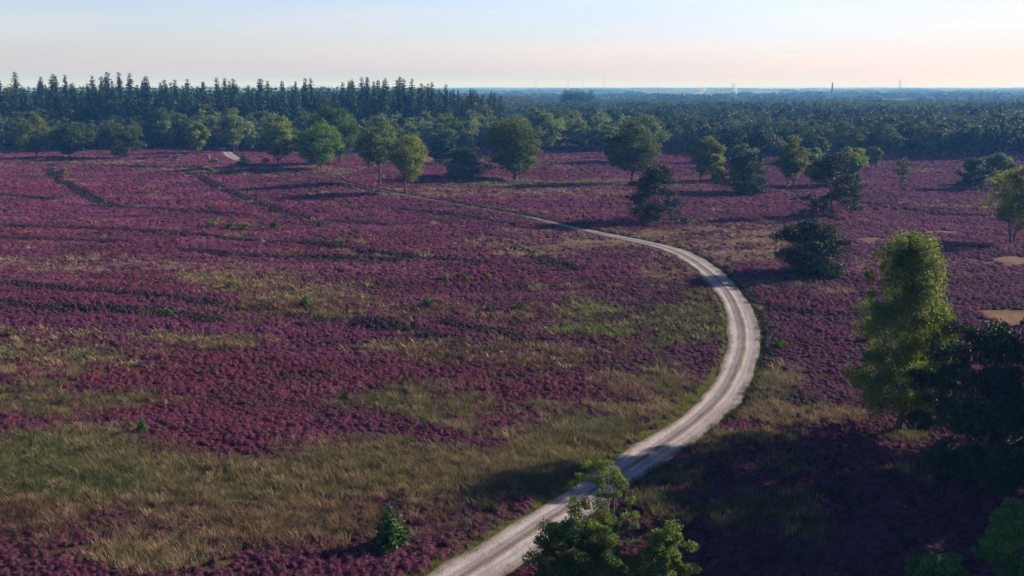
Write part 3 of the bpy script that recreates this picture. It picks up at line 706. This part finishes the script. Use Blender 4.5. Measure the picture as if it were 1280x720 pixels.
bl(950, 208, 160, 922, 978, 'wood', 'bark', 'wide blue-green tree behind the dark bushy pine', 43, 'broadleaf_tree', base=.1)
bl(1018, 205, 170, 1000, 1040, 'wood', 'bark', 'low blue-green tree behind the narrow birch', 44, 'broadleaf_tree', base=.1)
bl(14, 181, 112, -14, 46, 'oak', 'bark', 'tall dark oak at the wood edge in the left corner', 45, 'oak_tree', base=.05, ncl=110)
bl(60, 182, 122, 36, 88, 'oak', 'bark', 'round dark oak behind the ragged birch at far left', 46, 'oak_tree', base=.05, ncl=90)
bl(210, 184, 136, 186, 236, 'wood', 'bark', 'spreading dark tree at the wood edge left of the small rounded birch', 47, 'broadleaf_tree', base=.05)

# trees outside the frame on the right whose shade falls across the heather
for (x, y, h_, w_, sd, lb) in ((45, 63, 23.5, 10, 71, 'tall pine standing beyond the right edge near the massive pine'), (47, 56, 18, 9.5, 72, 'tall pine just outside the right edge, second of three'), (42, 49.5, 15.5, 8, 73, 'nearer tall pine outside the right edge'),
        (35, 52.0, 12, 7.5, 74, 'shorter pine outside the frame beyond the bottom right corner'), (37, 58.5, 13, 7.5, 77, 'stout pine outside the frame right beside the massive pine'), (39, 53.5, 15, 8, 75, 'middle-sized pine outside the frame level with the massive pine foot'), (42, 69, 15, 9, 76, 'pine outside the right edge behind the massive pine')):
    V, g = scots(sd, h_, w_, ncl=34, nleaf=260, lsize=.4, low=.2, flat=.45, top=.6)
    thing_tree('scots_pine', V, g, M['pine'], M['pinebark'], (x, y, float(terr(x, y))), lb)

# young conifers and shrubs
def young(px, yb, yt, wp_, label, seed, m='spruce', name='young_spruce', ls=None):
    p = at(px, yb); Ht = hgt(p, yt); W = wp_ * mpp(p)
    V, g = spruce(seed, Ht, W * 1.35, .03, 20, 16, ls or max(.16, mpp(p) * 2.6), .15)
    return thing_tree(name, V, g, M[m], M['bark'], p, label, 'young tree')
young(488, 684, 626, 46, 'bushy green young spruce in the brown grass near the bottom', 101, 'pine_bright', ls=.32)
young(178, 542, 522, 17, 'tiny spruce seedling in the heather left of centre', 102, 'pine_bright')
young(80, 506, 493, 13, 'tiny spruce seedling in the grass at far left', 103, 'pine_bright')
young(382, 383, 367, 16, 'small green seedling just below the long dark furrow', 104, 'pine_bright')
young(400, 284, 275, 9, 'dark little spruce where two furrows meet', 105)
young(305, 207, 191, 17, 'dark juniper beside the pale track end', 106, name='juniper')
SH = [(290, 362, 350, 16, 'yellow', 'pale shrub under the tan grass patch at left'), (211, 396, 386, 14, 'green', 'green shrub on the lower dark furrow'),
      (535, 384, 371, 15, 'green', 'green shrub, left one of three near centre'), (612, 389, 378, 13, 'green', 'green shrub, middle one of three near centre'), (648, 388, 376, 18, 'green', 'green shrub, right one of three near centre'),
      (557, 350, 341, 12, 'yellow', 'yellow shrub, left of three in the red heather'), (584, 353, 345, 14, 'yellow', 'yellow shrub, middle of three in the red heather'), (611, 350, 342, 10, 'yellow', 'yellow shrub, right of three in the red heather'),
      (266, 284, 272, 20, 'yellow', 'yellow-green shrub, left end of the short row of shrubs'), (290, 286, 277, 16, 'green', 'green shrub, second in the short row of shrubs'), (306, 287, 276, 14, 'yellow', 'yellow-green shrub, third in the short row of shrubs'), (342, 287, 276, 14, 'green', 'green shrub, right end of the short row of shrubs'),
      (331, 209, 196, 11, 'yellow', 'small yellow-green shrub left of the wide dark oak'), (222, 201, 192, 9, 'yellow', 'golden little shrub left of the small rounded birch'), (268, 204, 197, 14, 'yellow', 'yellow shrub in front of the pale track end'),
      (80, 218, 210, 16, 'yellow', 'dull yellow shrub at the top of the leftmost furrow'), (10, 423, 410, 14, 'yellow', 'pale shrub at the left edge'), (264, 216, 208, 12, 'yellow', 'dull yellow shrub at the top of the second furrow'),
      (1090, 425, 412, 20, 'yellow', 'rusty yellow shrub left of the large birch'), (975, 436, 424, 26, 'green', 'low green shrub right of the track bend')]
for k, (px_, yb, yt, wp_, m_, lb) in enumerate(SH):
    p = at(px_, yb); Ht = max(.5, hgt(p, yt)); W = wp_ * mpp(p)
    V, g = broadleaf(200 + k, Ht, W, base=.02, ncl=22, nleaf=40, lsize=max(.12, mpp(p) * 1.6), clr=.24, trunk_r=.04)
    thing_tree('shrub', V, g, M[m_], M['bark'], p, lb, 'shrub')

# white marker post by the track end
p = at(262, 199.5); r_ = empty('marker_post', p); info(r_, 'small white marker post on the heath left of the track end', 'post')
g = Geo(); g.tube([[0, 0, -.3], [0, 0, 1.0], [0, 0, 1.15]], [.10, .10, .07], 10); link('post', g.mesh('post', [plain('white_paint', (.8, .8, .8))]), r_)
g = Geo(); g.box((0, -.02, 1.25), (.62, .10, .45)); link('sign_plate', g.mesh('sign_plate', [plain('white_board', (.8, .8, .78))], False), r_)

# ------------------------------------------------------------------ woods
SPR = []
for k in range(7):
    SPR.append(spruce(300 + k, 28, 12.0 + .9 * (k % 3), .10, 34, 13, 1.7, .25))
BLF = [broadleaf(320 + k, 13, 8.5, base=.12, ncl=38, nleaf=44, lsize=.62, clr=.19, droop=.3 if k % 2 else 0) for k in range(7)]
PNF = [broadleaf(340 + k, 13.5, 7, base=.35, ncl=26, nleaf=44, lsize=.62, clr=.22, top=.6) for k in range(6)]
proto_root = {}
def wood_proto(kind, k, V, g, leaf, bk, lb, grp, nm):
    root = thing_tree(nm, V, g, leaf, bk, (0, 0, 0), lb, 'tree', grp)
    proto_root[(kind, k)] = [root, False]
def wood_place(kind, k, loc, rz, sc):
    r0 = proto_root[(kind, k)]
    if not r0[1]:
        r0[1] = True; o = r0[0]; o.location = tuple(map(float, loc)); o.rotation_euler = (0, 0, rz); o.scale = sc; return o
    return copy_tree(r0[0], loc, rz, sc)
LBL = {'spruce': ('tall dark spruce standing in the wood behind the heath on the left', 'tall spruces of the left wood', 'spruce_tree'),
       'edge': ('pale grey-green birch in the row along the edge of the spruce wood', 'birches along the edge of the spruce wood', 'birch_tree'),
       'ledge': ('dark rounded broadleaf tree in the row behind the squat oaks at far left', 'dark trees along the wood edge at far left', 'broadleaf_tree'),
       'rpine': ('dark blue-green pine on the near side of the right-hand wood', 'pines on the near side of the right wood', 'pine_tree'),
       'rbroad': ('rounded broadleaf tree on the near side of the right-hand wood', 'broadleaf trees on the near side of the right wood', 'broadleaf_tree')}
for k, (V, g) in enumerate(SPR): wood_proto('spruce', k, V, g, M['spruce'], M['bark'], LBL['spruce'][0], LBL['spruce'][1], LBL['spruce'][2])
for k, (V, g) in enumerate(BLF):
    wood_proto('edge', k, V, g, M['birch_far'], M['bark'], *LBL['edge']); 
for k, (V, g) in enumerate(BLF): wood_proto('ledge', k, V, g, M['wood'], M['bark'], *LBL['ledge'])
for k, (V, g) in enumerate(BLF): wood_proto('rbroad', k, V, g, M['wood'], M['bark'], *LBL['rbroad'])
for k, (V, g) in enumerate(PNF): wood_proto('rpine', k, V, g, M['spruce'], M['bark'], *LBL['rpine'])
rw = np.random.RandomState(11)
# spruces: rows behind the edge, x across the left half of the view
cnt = 0
for row in range(7):
    D = 418 + row * 8.0
    xr = -.004 * D if row > 2 else -.012 * D
    for X in np.arange(-.565 * D, xr, 5.0):
        if cnt >= 296: break
        xx = X + rw.normal(0, 1.3); yy = D + rw.normal(0, 2.5)
        s = (rw.uniform(.90, 1.10) if rw.uniform() < .5 else rw.uniform(.74, .88)) * (1.0 if row else .86) * (1.03 if X < -150 else .98) * (1 - .22 * float(smooth(-60, 0, X)))
        if vnoise(np.array([xx / 14.]), np.array([3.3]), 4)[0] < .3: s *= .86
        k = rw.randint(7)
        wood_place('spruce', k, (xx, yy, float(terr(xx, yy)) - .2), rw.uniform(0, 6.28), (s * 1.0, s * 1.0, s)); cnt += 1
print('spruces', cnt)
# broadleaf and birch edge: from the left corner to the great oak and beyond
cnt = 0
for row, D in enumerate((388, 395, 403, 411)):
    for X in np.arange(-.56 * D, .115 * D, 5.8):
        px_ = 640 + X / D * F
        xx = X + rw.normal(0, 1.5); yy = D + rw.normal(0, 2)
        s = rw.uniform(.78, 1.12) * (1.0 if px_ > 230 else .95) * (1 + .05 * row) * (.88 if px_ < 640 and row == 0 else 1)
        wood_place('ledge' if px_ < 225 else 'edge', rw.randint(7), (xx, yy, float(terr(xx, yy)) - .2), rw.uniform(0, 6.28), (s * rw.uniform(.85, 1.1), s, s * rw.uniform(.9, 1.2))); cnt += 1
print('edge', cnt)
# right-hand wood, nearest trees
def near_edge(X):        # distance of the front of the right wood
    return 388 - smooth(30, 160, X) * 48 + 5 * np.sin(X / 17)
cand = []
for D in np.arange(330, 470, 5.6):
    for X in np.arange(.10 * D, .56 * D + 4, 6.0):
        xx = X + rw.normal(0, 1.5); yy = D + rw.normal(0, 1.6)
        if yy > near_edge(xx): cand.append((yy - near_edge(xx), xx, yy))
cand.sort(); used = 0
nb = npn = 0; limit = 0
for (q, xx, yy) in cand:
    broad = (vnoise(np.array([xx / 16.]), np.array([yy / 16.]), 8)[0] > .52)
    if broad and nb < 200:
        nb += 1; s = rw.uniform(.75, 1.05); wood_place('rbroad', rw.randint(7), (xx, yy, float(terr(xx, yy)) - .2), rw.uniform(0, 6.28), (s, s, s * .95))
    elif not broad and npn < 290:
        npn += 1; s = rw.uniform(.78, 1.0); wood_place('rpine', rw.randint(6), (xx, yy, float(terr(xx, yy)) - .2), rw.uniform(0, 6.28), (s, s, s))
    else: limit = max(limit, 0); cand_rest = True
    if nb >= 200 or npn >= 290: limit = q; break
print('right wood', nb, npn, 'depth', limit)
for key in list(proto_root):
    if not proto_root[key][1]: bpy.data.objects.remove(proto_root[key][0])

# the woods beyond: one mass
def lod_tree(seed, Ht, Wd, n, ls, conical=False):
    r = np.random.RandomState(seed)
    if conical: V, g = spruce(seed, Ht, Wd, .15, 11, 6, ls, .3)
    else: V, g = broadleaf(seed, Ht, Wd, base=.3, ncl=14, nleaf=n // 14, lsize=ls, clr=.26)
    return quads_mesh('distant_tree', [V], [M['spruce'] if conical else M['wood']])
LT = [lod_tree(400 + k, 12.5, 8.0, 700, .62) for k in range(4)] + [quads_mesh('distant_pine', [PNF[k][0]], [M['spruce']]) for k in range(4)] + [lod_tree(420 + k, 15, 6.5, 0, 1.3, True) for k in range(3)]
LTl = [lod_tree(440 + k, 12.5, 9.0, 360, .95) for k in range(4)]
protos = LT + LTl
PX_ = []; SC_ = []; ID_ = []  # points, sizes, kinds
def addp(x, y, s, i, sz=None): PX_.append((x, y, float(terr(x, y)) - .3)); SC_.append((s, s, s if sz is None else sz)); ID_.append(i)
D = 340.
while D < 1180:
    st = 6.2 + max(0, (D - 600)) * .0035
    x0 = .02 * D if D > 445 else .10 * D
    for X in np.arange(x0, .60 * D + 10, st):
        xx = X + rw.normal(0, st * .25); yy = D + rw.normal(0, st * .25)
        ne = float(near_edge(xx))
        if yy < ne + limit: continue
        if math.hypot(xx - 445, yy - 1100) < 14: continue
        nz = vnoise(np.array([xx / 40.]), np.array([yy / 40.]), 14)[0]
        big = .86 + .3 * vnoise(np.array([xx / 22.]), np.array([yy / 30.]), 19)[0]
        if D < 800: i = rw.choice([0, 1, 2, 3]) if nz > .56 else rw.choice([4, 5, 6, 7, 4, 5, 6, 7, 0, 1, 4, 5, 6, 7, 8])
        else: i = rw.choice([11, 12, 13, 14, 11, 12, 13, 14, 11, 12, 13, 14, 11, 12, 13, 14, 9]); 
        s = big * rw.uniform(.82, 1.12) * (1 - min(.16, max(0, D - 600) * .0004))
        addp(xx, yy, s, i)
    D += st
# higher knoll of conifers right of the spruce wood, and more wood behind the spruces
for _ in range(60):
    a = rw.uniform(0, 6.28); q = rw.uniform(0, 1) ** .5; addp(62 + math.cos(a) * q * 16, 960 + math.sin(a) * q * 14, rw.uniform(1.35, 1.62), 8 + rw.randint(3))
for (px_, s) in ((845, 1.35), (1207, 1.42), (1278, 1.4), (1142, 1.25), (1080, 1.2)):
    D = 1100
    for _ in range(4): addp((px_ - 640) / F * D + rw.normal(0, 2.5), D + rw.normal(0, 5), s * rw.uniform(.85, 1), 8 + rw.randint(3))
for D in np.arange(474, 760, 8):
    for X in np.arange(-.6 * D, -.012 * D, 7.0): addp(X + rw.normal(0, 2), D + rw.normal(0, 2), (1.74 - .42 * float(smooth(-.12, .0, X / D))) * rw.uniform(.80, 1.02), 8 + rw.randint(3))
for D in np.arange(760, 1450, 13):
    for X in np.arange(-.04 * D, .02 * D, 9): addp(X + rw.normal(0, 2), D + rw.normal(0, 2), rw.uniform(.9, 1.15), 11 + rw.randint(4))
PX_ = np.array(PX_); SC_ = np.array(SC_)
scatter('far_wood', PX_, SC_, rw.uniform(0, 6.28, len(PX_)), np.array(ID_), np.ones((len(PX_), 3)) * .1, protos, 'dense forest canopy stretching away behind the heath', 'forest')
print('far wood', len(PX_))
# belts of wood on the plain beyond
def grove(seed):
    r = np.random.RandomState(seed); n = 420
    P = np.stack([r.uniform(-30, 30, n), r.uniform(-14, 14, n), r.uniform(0, 1, n) ** .6], 1)
    P[:, 2] *= (9 + 5 * vnoise(P[:, 0] / 7, P[:, 1] / 7 + seed, seed)) * (1 - .35 * (abs(P[:, 0]) / 30) ** 3)
    return quads_mesh('grove', [leaf_quads(r, P, 4.0, None, .5, .8)], [M['wood']])
GVP = [grove(500 + k) for k in range(5)]
pp = []; sc2 = []
for D in [1700, 1850, 2100, 2450, 2900, 3400, 4100, 4900, 5900, 7100, 8600, 10500]:
    st = 46 * max(1, D / 3500)
    for X in np.arange(-.2 * D, .62 * D, st):
        if vnoise(np.array([X / (D * .09)]), np.array([D / 777.]), 23)[0] < (.30 if D < 2500 else .42): continue
        s = max(1, D / 3500) ; sz = rw.uniform(.7, 1.15) * (1.0 if D < 5000 else 1.15)
        pp.append((X + rw.normal(0, 8), D + rw.normal(0, D * .02), -1)); sc2.append((s, s, sz))
pp = np.array(pp); sc2 = np.array(sc2)
scatter('distant_woodland', pp, sc2, rw.uniform(-.3, .3, len(pp)), rw.randint(0, 5, len(pp)), np.ones((len(pp), 3)) * .1, GVP, 'hazy belts of woodland on the far plain', 'woodland')

# ------------------------------------------------------------------ far structures
conc = plain('weathered_concrete', (.16, .12, .10), .9, .2, .1); steel = plain('grey_steel', (.35, .35, .36), .6); whitep = plain('white_render', (.8, .8, .8), .7, .05)
def far_at(px_, D): return np.array([(px_ - 640) / F * (D * CP + H * SP), D, 0.0])
# chimney
p = far_at(1039.5, 2100); Hc = hgt(p, 103.5); ch = empty('chimney', p); info(ch, 'slim dark industrial chimney rising above the far forest', 'chimney')
g = Geo(); g.tube([[0, 0, -1], [0, 0, Hc * .5], [0, 0, Hc - 3]], [1.9, 1.6, 1.4], 16); link('stack', g.mesh('stack', [conc]), ch)
g = Geo(); g.tube([[0, 0, Hc - 3], [0, 0, Hc]], [1.65, 1.65], 16); link('cap', g.mesh('cap', [plain('red_brown_brick', (.24, .09, .06))]), ch)
g = Geo(); g.tube([[0, 0, Hc * .7], [0, 0, Hc * .7 + .4]], [2.3, 2.3], 16); link('walkway', g.mesh('walkway', [steel]), ch)
# mast
p = far_at(1124, 3200); Hm = hgt(p, 100); ms = empty('radio_mast', p); info(ms, 'faint lattice mast on the horizon right of the chimney', 'mast')
g = Geo(); wb, wt = 3.2, 1.2
cs = [(-1, -1), (1, -1), (1, 1), (-1, 1)]
for sx, sy in cs: g.tube([[sx * wb, sy * wb, -1], [sx * wt, sy * wt, Hm]], [.3, .22], 5)
for q in range(9):
    z0 = Hm * q / 9; z1 = Hm * (q + 1) / 9; w0 = wb + (wt - wb) * q / 9; w1 = wb + (wt - wb) * (q + 1) / 9
    for a in range(4):
        s0, s1 = cs[a], cs[(a + 1) % 4]; g.tube([[s0[0] * w0, s0[1] * w0, z0], [s1[0] * w1, s1[1] * w1, z1]], [.14, .14], 4)
link('lattice', g.mesh('lattice', [steel]), ms)
g = Geo(); g.tube([[0, 0, Hm], [0, 0, Hm + 6]], [.3, .12], 6); link('antenna', g.mesh('antenna', [steel]), ms)
# wind turbines
for q, (px_, yt, lb) in enumerate(((670, 97, 'faint wind turbine on the horizon, first from the spruce wood'), (710, 98, 'faint wind turbine above the conifer knoll, second from the spruce wood'), (728, 99, 'faint wind turbine above the conifer knoll, third from the spruce wood'), (755, 97, 'faint wind turbine on the horizon, furthest from the spruce wood'))):
    p = far_at(px_, 5600); hh = hgt(p, yt); t = empty('wind_turbine', p, .4 * q); info(t, lb, 'wind turbine', 'wind turbines on the horizon')
    g = Geo(); g.tube([[0, 0, -1], [0, 0, hh]], [2.2, 1.3], 12); link('tower', g.mesh('tower', [whitep]), t)
    g = Geo(); g.tube([[0, 3, hh + 1], [0, -3.5, hh + 1]], [1.5, 1.3], 8); link('nacelle', g.mesh('nacelle', [whitep]), t)
    for b in range(3):
        a = .3 * q + b * 2.094; g = Geo(); d = np.array([math.sin(a), 0, math.cos(a)]); o_ = np.array([0, -4.2, hh + 1.])
        g.tube([o_, o_ + d * 6, o_ + d * 26], [.7, .9, .15], 6); link('blade', g.mesh('blade', [whitep]), t)
# white building above the canopy
p = far_at(1137, 1100); b_ = empty('white_building', p); info(b_, 'tiny white gabled building showing above the far forest', 'building')
g = Geo(); g.box((0, 0, 7), (7, 8, 14)); link('wall', g.mesh('wall', [whitep], False), b_)
g = Geo(); g.add([[-3.9, -4.4, 14.004], [3.9, -4.4, 14.004], [3.9, 4.4, 14.004], [-3.9, 4.4, 14.004], [0, -4.4, 17], [0, 4.4, 17]], [[0, 1, 2, 3], [1, 2, 5, 4], [0, 4, 5, 3]]); g.add([[-3.9, -4.4, 14.004], [3.9, -4.4, 14.004], [0, -4.4, 17]], [[0, 1, 2]]); g.add([[-3.9, 4.4, 14.004], [3.9, 4.4, 14.004], [0, 4.4, 17]], [[0, 1, 2]])
link('roof', g.mesh('roof', [plain('pale_roof', (.6, .6, .6))], False), b_)
# smoke
def smoke(px_, D, yb, yt, wp_, lean, label, seed, dens):
    p = far_at(px_, D); zb = hgt(p, yb); zt = hgt(p, yt); W = wp_ * mpp(p)
    r = np.random.RandomState(seed); m, nt, N, L, out = mat('smoke')
    v = N.new('ShaderNodeVolumePrincipled'); v.inputs['Color'].default_value = (.97, .97, .97, 1); v.inputs['Density'].default_value = dens; v.inputs['Anisotropy'].default_value = 0; L.new(v.outputs[0], out.inputs['Volume'])
    g = Geo(); n = 14; t = np.linspace(0, 1, n); P = np.stack([lean * W * t ** 1.4 + r.normal(0, .05 * W, n), r.normal(0, .1 * W, n), zb + (zt - zb) * t], 1)
    g.tube(P, W * .5 * (.35 + .65 * t) * r.uniform(.75, 1.15, n) * np.where(t > .93, .5, 1), 12)
    me = g.mesh('smoke_plume', [m]); o = link('smoke_plume', me, None, p); info(o, label, 'smoke', kind='stuff'); return o
smoke(921, 2000, 121, 103, 8, -.6, 'white smoke plume rising straight from the far forest', 1, .16)
o = smoke(874, 2000, 121, 109, 6, .2, 'low drifting white smoke over the far forest, left of the rising plume', 2, .25); o.scale = (2.2, 1, 1)

# ------------------------------------------------------------------ haze
m, nt, N, L, out = mat('haze')
v = N.new('ShaderNodeVolumePrincipled'); v.inputs['Color'].default_value = (.11, .36, .92, 1); v.inputs['Absorption Color'].default_value = (1, 1, 1, 1)
v.inputs['Density'].default_value = .00030; v.inputs['Anisotropy'].default_value = .1
L.new(v.outputs[0], out.inputs['Volume'])
g = Geo(); x0, x1, y0, y1, z0, z1 = -21000., 36000., -21000., 33000., -3., 110.
g.box(((x0 + x1) / 2, (y0 + y1) / 2, (z0 + z1) / 2), (x1 - x0, y1 - y0, z1 - z0)); info(link('haze', g.mesh('haze', [m], False)), 'thin blue evening haze over the whole plain', 'haze', kind='stuff')

# ------------------------------------------------------------------ light
AZ, EL = R(68), R(23)
w = bpy.data.worlds.new('World'); scene.world = w; w.use_nodes = True; nt = w.node_tree; N = nt.nodes; L = nt.links
bg = N['Background']; sky = N.new('ShaderNodeTexSky'); sky.sky_type = 'NISHITA'; sky.sun_disc = False; sky.sun_elevation = EL; sky.sun_rotation = AZ
sky.air_density = 1.0; sky.dust_density = 1.0; sky.ozone_density = 1.5; sky.altitude = 60
tint = N.new('ShaderNodeMix'); tint.data_type = 'RGBA'; tint.blend_type = 'MULTIPLY'; tint.inputs[0].default_value = 1
tint.inputs[7].default_value = (.72, .73, .84, 1); L.new(sky.outputs[0], tint.inputs[6]); geo = N.new('ShaderNodeTexCoord'); sp = N.new('ShaderNodeSeparateXYZ'); L.new(geo.outputs['Generated'], sp.inputs[0])
el = ramp(nt, sp.outputs[2], [(0.0, (1.52, 1.36, 1.62)), (.04, (1.42, 1.36, 1.62)), (.10, (1.44, 1.39, 1.54)), (.28, (.8, .84, 1.0)), (.55, (.35, .38, .5))])
t2 = N.new('ShaderNodeMix'); t2.data_type = 'RGBA'; t2.blend_type = 'MULTIPLY'; t2.inputs[0].default_value = 1
sx = ramp(nt, sp.outputs[0], [(0.0, (1, 1, 1)), (.25, (.88, .90, .97)), (.35, (.78, .80, .86)), (.50, (.68, .67, .68)), (1, (.55, .54, .54))])
t3 = N.new('ShaderNodeMix'); t3.data_type = 'RGBA'; t3.blend_type = 'MULTIPLY'; t3.inputs[0].default_value = 1; L.new(tint.outputs[2], t3.inputs[6]); L.new(sx.outputs[0], t3.inputs[7]); mpw = N.new('ShaderNodeMapping'); mpw.inputs['Scale'].default_value = (1.6, 1.6, 26); L.new(geo.outputs['Generated'], mpw.inputs[0])
cl = noise_node(nt, mpw.outputs[0], 1.7, 5, .55); clr_ = ramp(nt, cl.outputs[0], [(.35, (.955, .97, .99)), (.7, (1.06, 1.035, 1.01))])
t4 = N.new('ShaderNodeMix'); t4.data_type = 'RGBA'; t4.blend_type = 'MULTIPLY'; t4.inputs[0].default_value = 1; L.new(t3.outputs[2], t4.inputs[6]); L.new(clr_.outputs[0], t4.inputs[7]); L.new(t4.outputs[2], t2.inputs[6]); L.new(el.outputs[0], t2.inputs[7]); L.new(t2.outputs[2], bg.inputs[0]); bg.inputs[1].default_value = .10
sl = bpy.data.lights.new('sun', 'SUN'); sl.energy = 5.0; sl.angle = R(.5); sl.color = (1, .86, .70)
so = bpy.data.objects.new('sun', sl); COL.objects.link(so); so.rotation_euler = (math.pi / 2 - EL, 0, -AZ + math.pi)
so.location = (100, 40, 120)
scene.view_settings.view_transform = 'Standard'; scene.view_settings.look = 'None'; scene.view_settings.exposure = .76; scene.view_settings.gamma = 1
scene.view_settings.use_curve_mapping = False
scene.cycles.max_bounces = 6; scene.cycles.diffuse_bounces = 3; scene.cycles.transmission_bounces = 4; scene.cycles.volume_bounces = 2; scene.cycles.transparent_max_bounces = 8
scene.cycles.use_denoising = True
